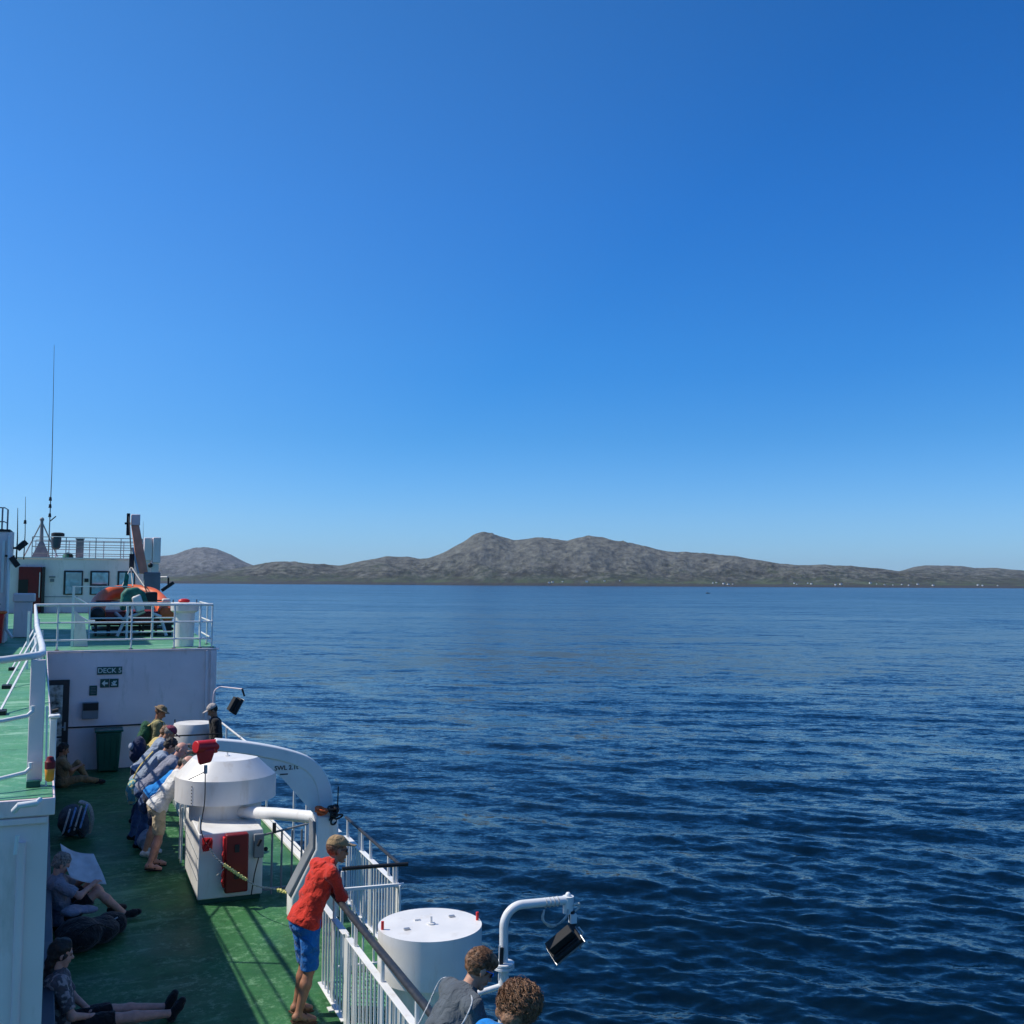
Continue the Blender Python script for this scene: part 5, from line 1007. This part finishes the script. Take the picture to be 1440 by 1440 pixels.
rs = thing('green_rucksack', 'green rucksack with yellow strap worn by the passenger in the brown sun hat', 'rucksack', (1.25, 21.1, 1.2)); C_ = A['C']+np.array([-.20, 0, -.14])
sdf_obj('pack', 'greenc', rs, [field([ell(C_, (.12, .16, .25)), ell(C_+np.array([-.06, 0, -.06]), (.09, .12, .14))], .013, noise=.008, nf=22)]); MB().tube(catmul([C_+np.array([.02, -.15, .16]), A['Rs']+np.array([.02, .06, .075]), A['C']+np.array([.13, -.12, 0]), C_+np.array([.02, -.17, -.2])], 6), .025, 8, fl=.4).build('strap', 'yellow', rs)
stander('man in pale peaked cap and black jacket facing left beside the far drum', 2.66, 21.55, math.radians(180), 1.62, dict(skin='skin_tan', legs=('dkredc', 2), top=('blackc', 2.), topname='jacket', cap=('palecap', 'cap'), hair=('hair_dark', 'under'), shoes=('blackc', 'shoe')))

# ------------------------------------------------------------------ people sitting on the deck against the port side
J = joints((-.17, 13.9, 0), math.radians(6), (.12, 0, .12), (.05, 0, .52), (.10, 0, .76), (((.30, .26, .42), (.44, .16, .52)), ((.28, -.27, .42), (.42, -.18, .50))), (((.46, .13, .46), (.72, .15, .10), (.86, .17, .09)), ((.50, -.10, .40), (.84, -.08, .07), (1.0, -.07, .08))), (.85, 0, -.5), hup=(.5, 0, .85), w=.17)
person('person in dark clothes with bare shins sitting against the wall reading a large newspaper', J, dict(skin='skin_pink', sit=1, legs=('blackc', .8), top=('greyblue', .8), hair=('hair_grey', 'short'), shoes=('blackc', 'shoe')), res=.0105)
np_ = thing('newspaper', 'large pale blue-grey sheet of newspaper held open by the seated reader', 'newspaper', (.40, 13.95, .7))
mb = MB(); gx = 8; gy = 10; vs_ = []
O_ = Vector((-.10, 14.05, .97)); U_ = Vector((.40, .06, -.16)); W_ = Vector((.13, -.30, -.34))
for i in range(gx+1):
    for j in range(gy+1):
        u_, v_ = i/gx, j/gy; n_ = U_.cross(W_).normalized(); vs_.append(O_+U_*u_+W_*v_+n_*(.05*math.sin(u_*math.pi)+.03*math.sin(v_*3+u_*2)))
fs_ = [(i*(gy+1)+j, (i+1)*(gy+1)+j, (i+1)*(gy+1)+j+1, i*(gy+1)+j+1) for i in range(gx) for j in range(gy)]
mb.add(vs_, fs_); o = mb.build('sheet', 'paper', np_); sm = o.modifiers.new('thickness', 'SOLIDIFY'); sm.thickness = .003
J = joints((-.13, 10.62, 0), math.radians(1), (.12, 0, .12), (.07, 0, .50), (.10, .0, .76), (((.20, .25, .28), (.33, .10, .20)), ((.20, -.24, .26), (.34, -.12, .20))), (((.56, .09, .14), (1.06, .10, .09), (1.13, .12, .20)), ((.58, -.10, .13), (1.10, -.05, .08), (1.18, -.06, .19))), (.95, .1, -.2), hup=(.2, 0, 1), w=.16)
t_, sh, A = person('person in patterned top and black trousers sitting with legs stretched across the deck', J, dict(skin='skin_pink', legs=('blackc', 1.), top=('pattern', .8), hair=('hair_dark', 'long'), shoes=('blackc', 'shoe'), sit=1), res=.0105)
J = joints((-.30, 23.2, 0), math.radians(5), (.14, 0, .14), (.10, 0, .50), (.14, 0, .76), (((.28, .2, .35), (.42, .1, .40)), ((.28, -.2, .35), (.42, -.1, .40))), (((.42, .1, .44), (.62, .1, .09), (.76, .1, .05)), ((.46, -.1, .16), (.80, -.1, .08), (.92, -.1, .06))), (.95, 0, -.3), hup=(.3, 0, 1), w=.16)
person('person in brown clothes sitting in the shade by the dark door', J, dict(skin='skin_tan', legs=('khaki', 2), top=('khaki', .8), hair=('hair_dark', 'short'), shoes=('blackc', 'shoe')), res=.0125)
# bags
def heap(nm, lab, mat, ells, extra=()):
    t_ = thing(nm, lab, 'rucksack', (ells[0][0][0], ells[0][0][1], 0)); sdf_obj('pack', mat, t_, [field([ell(*e) for e in ells], .013, .04, noise=.012, nf=18, planes=[((0, 0, .004), (0, 0, -1))])])
    for n_, m_, pts, r in extra: MB().tube(catmul(pts, 6), r, 7, fl=.5).build(n_, m_, t_)
    return t_
heap('black_rucksack', 'large black rucksack lying on the deck in front of the seated reader', 'blackc', [((.14, 13.05, .16), (.26, .30, .17)), ((.36, 13.2, .13), (.22, .24, .14))], [('strap', 'blackc', [(.1, 12.8, .2), (.3, 12.75, .34), (.5, 12.95, .2)], .02)])
heap('second_black_rucksack', 'black bag with a small pale buckle, between the black rucksack and the reader\'s shoes', 'blackc', [((.50, 13.45, .12), (.18, .16, .13))], [('buckle', 'steel', [(.5, 13.3, .2), (.56, 13.32, .22)], .014)])
heap('grey_cloth', 'crumpled grey jacket lying along the wall by the reader', 'greyblue', [((.05, 13.5, .30), (.12, .14, .05)), ((.2, 13.55, .28), (.14, .08, .04))])
pk = heap('striped_rucksack', 'grey rucksack with blue and white stripes standing by the wall below the orange light', 'teegrey', [((.02, 18.7, .26), (.20, .22, .26)), ((.20, 18.55, .24), (.10, .12, .24))], [('frame_tube', 'ropew', [(.30, 18.6, .05), (.34, 18.5, .3), (.28, 18.5, .52), (.14, 18.6, .58)], .035), ('strap', 'blackc', [(-.1, 18.4, .1), (.05, 18.3, .25), (.2, 18.35, .1)], .016)])
for k in range(4): MB().bar((-.10+k*.085, 18.44-.02*k, .10+k*.03), (.0+k*.085, 18.44, .50+k*.02), .05, .03).build('stripe', 'whitec' if k % 2 == 0 else 'palebag', pk, bevel=.01)
bb = thing('blue_bag', 'denim blue and pale bag hanging at the side of the leaning row', 'bag', (1.08, 17.15, .7)); sdf_obj('bag_body', 'denim', bb, [field([ell((1.08, 17.15, .78), (.11, .12, .17))], .012, noise=.014, nf=28)])
sh_ = thing('pale_bag', 'crumpled pale blue bag on the deck by the feet of the leaning row', 'bag', (1.15, 17.9, 0)); sdf_obj('bag_body', 'ltblue', sh_, [field([ell((1.12, 17.25, .16), (.14, .16, .16))], .012, noise=.016, nf=28)])

# ------------------------------------------------------------------ haze
hz = MB().box(-12000, 22000, -9000, 22000, SEAZ-3.5, 640).build('haze', 'hazem' if 'hazem' in M else 'grey', None, smooth=False)
hm = bpy.data.materials.new('haze_air'); hm.use_nodes = True; t = hm.node_tree; t.nodes.remove(t.nodes['Principled BSDF'])
pv = N(t, 'ShaderNodeVolumePrincipled'); pv.inputs['Color'].default_value = (.62, .80, 1, 1); pv.inputs['Density'].default_value = 1.7e-5; pv.inputs['Anisotropy'].default_value = .2
t.links.new(pv.outputs[0], t.nodes['Material Output'].inputs['Volume']); hz.data.materials.clear(); hz.data.materials.append(hm); hz['kind'] = 'stuff'
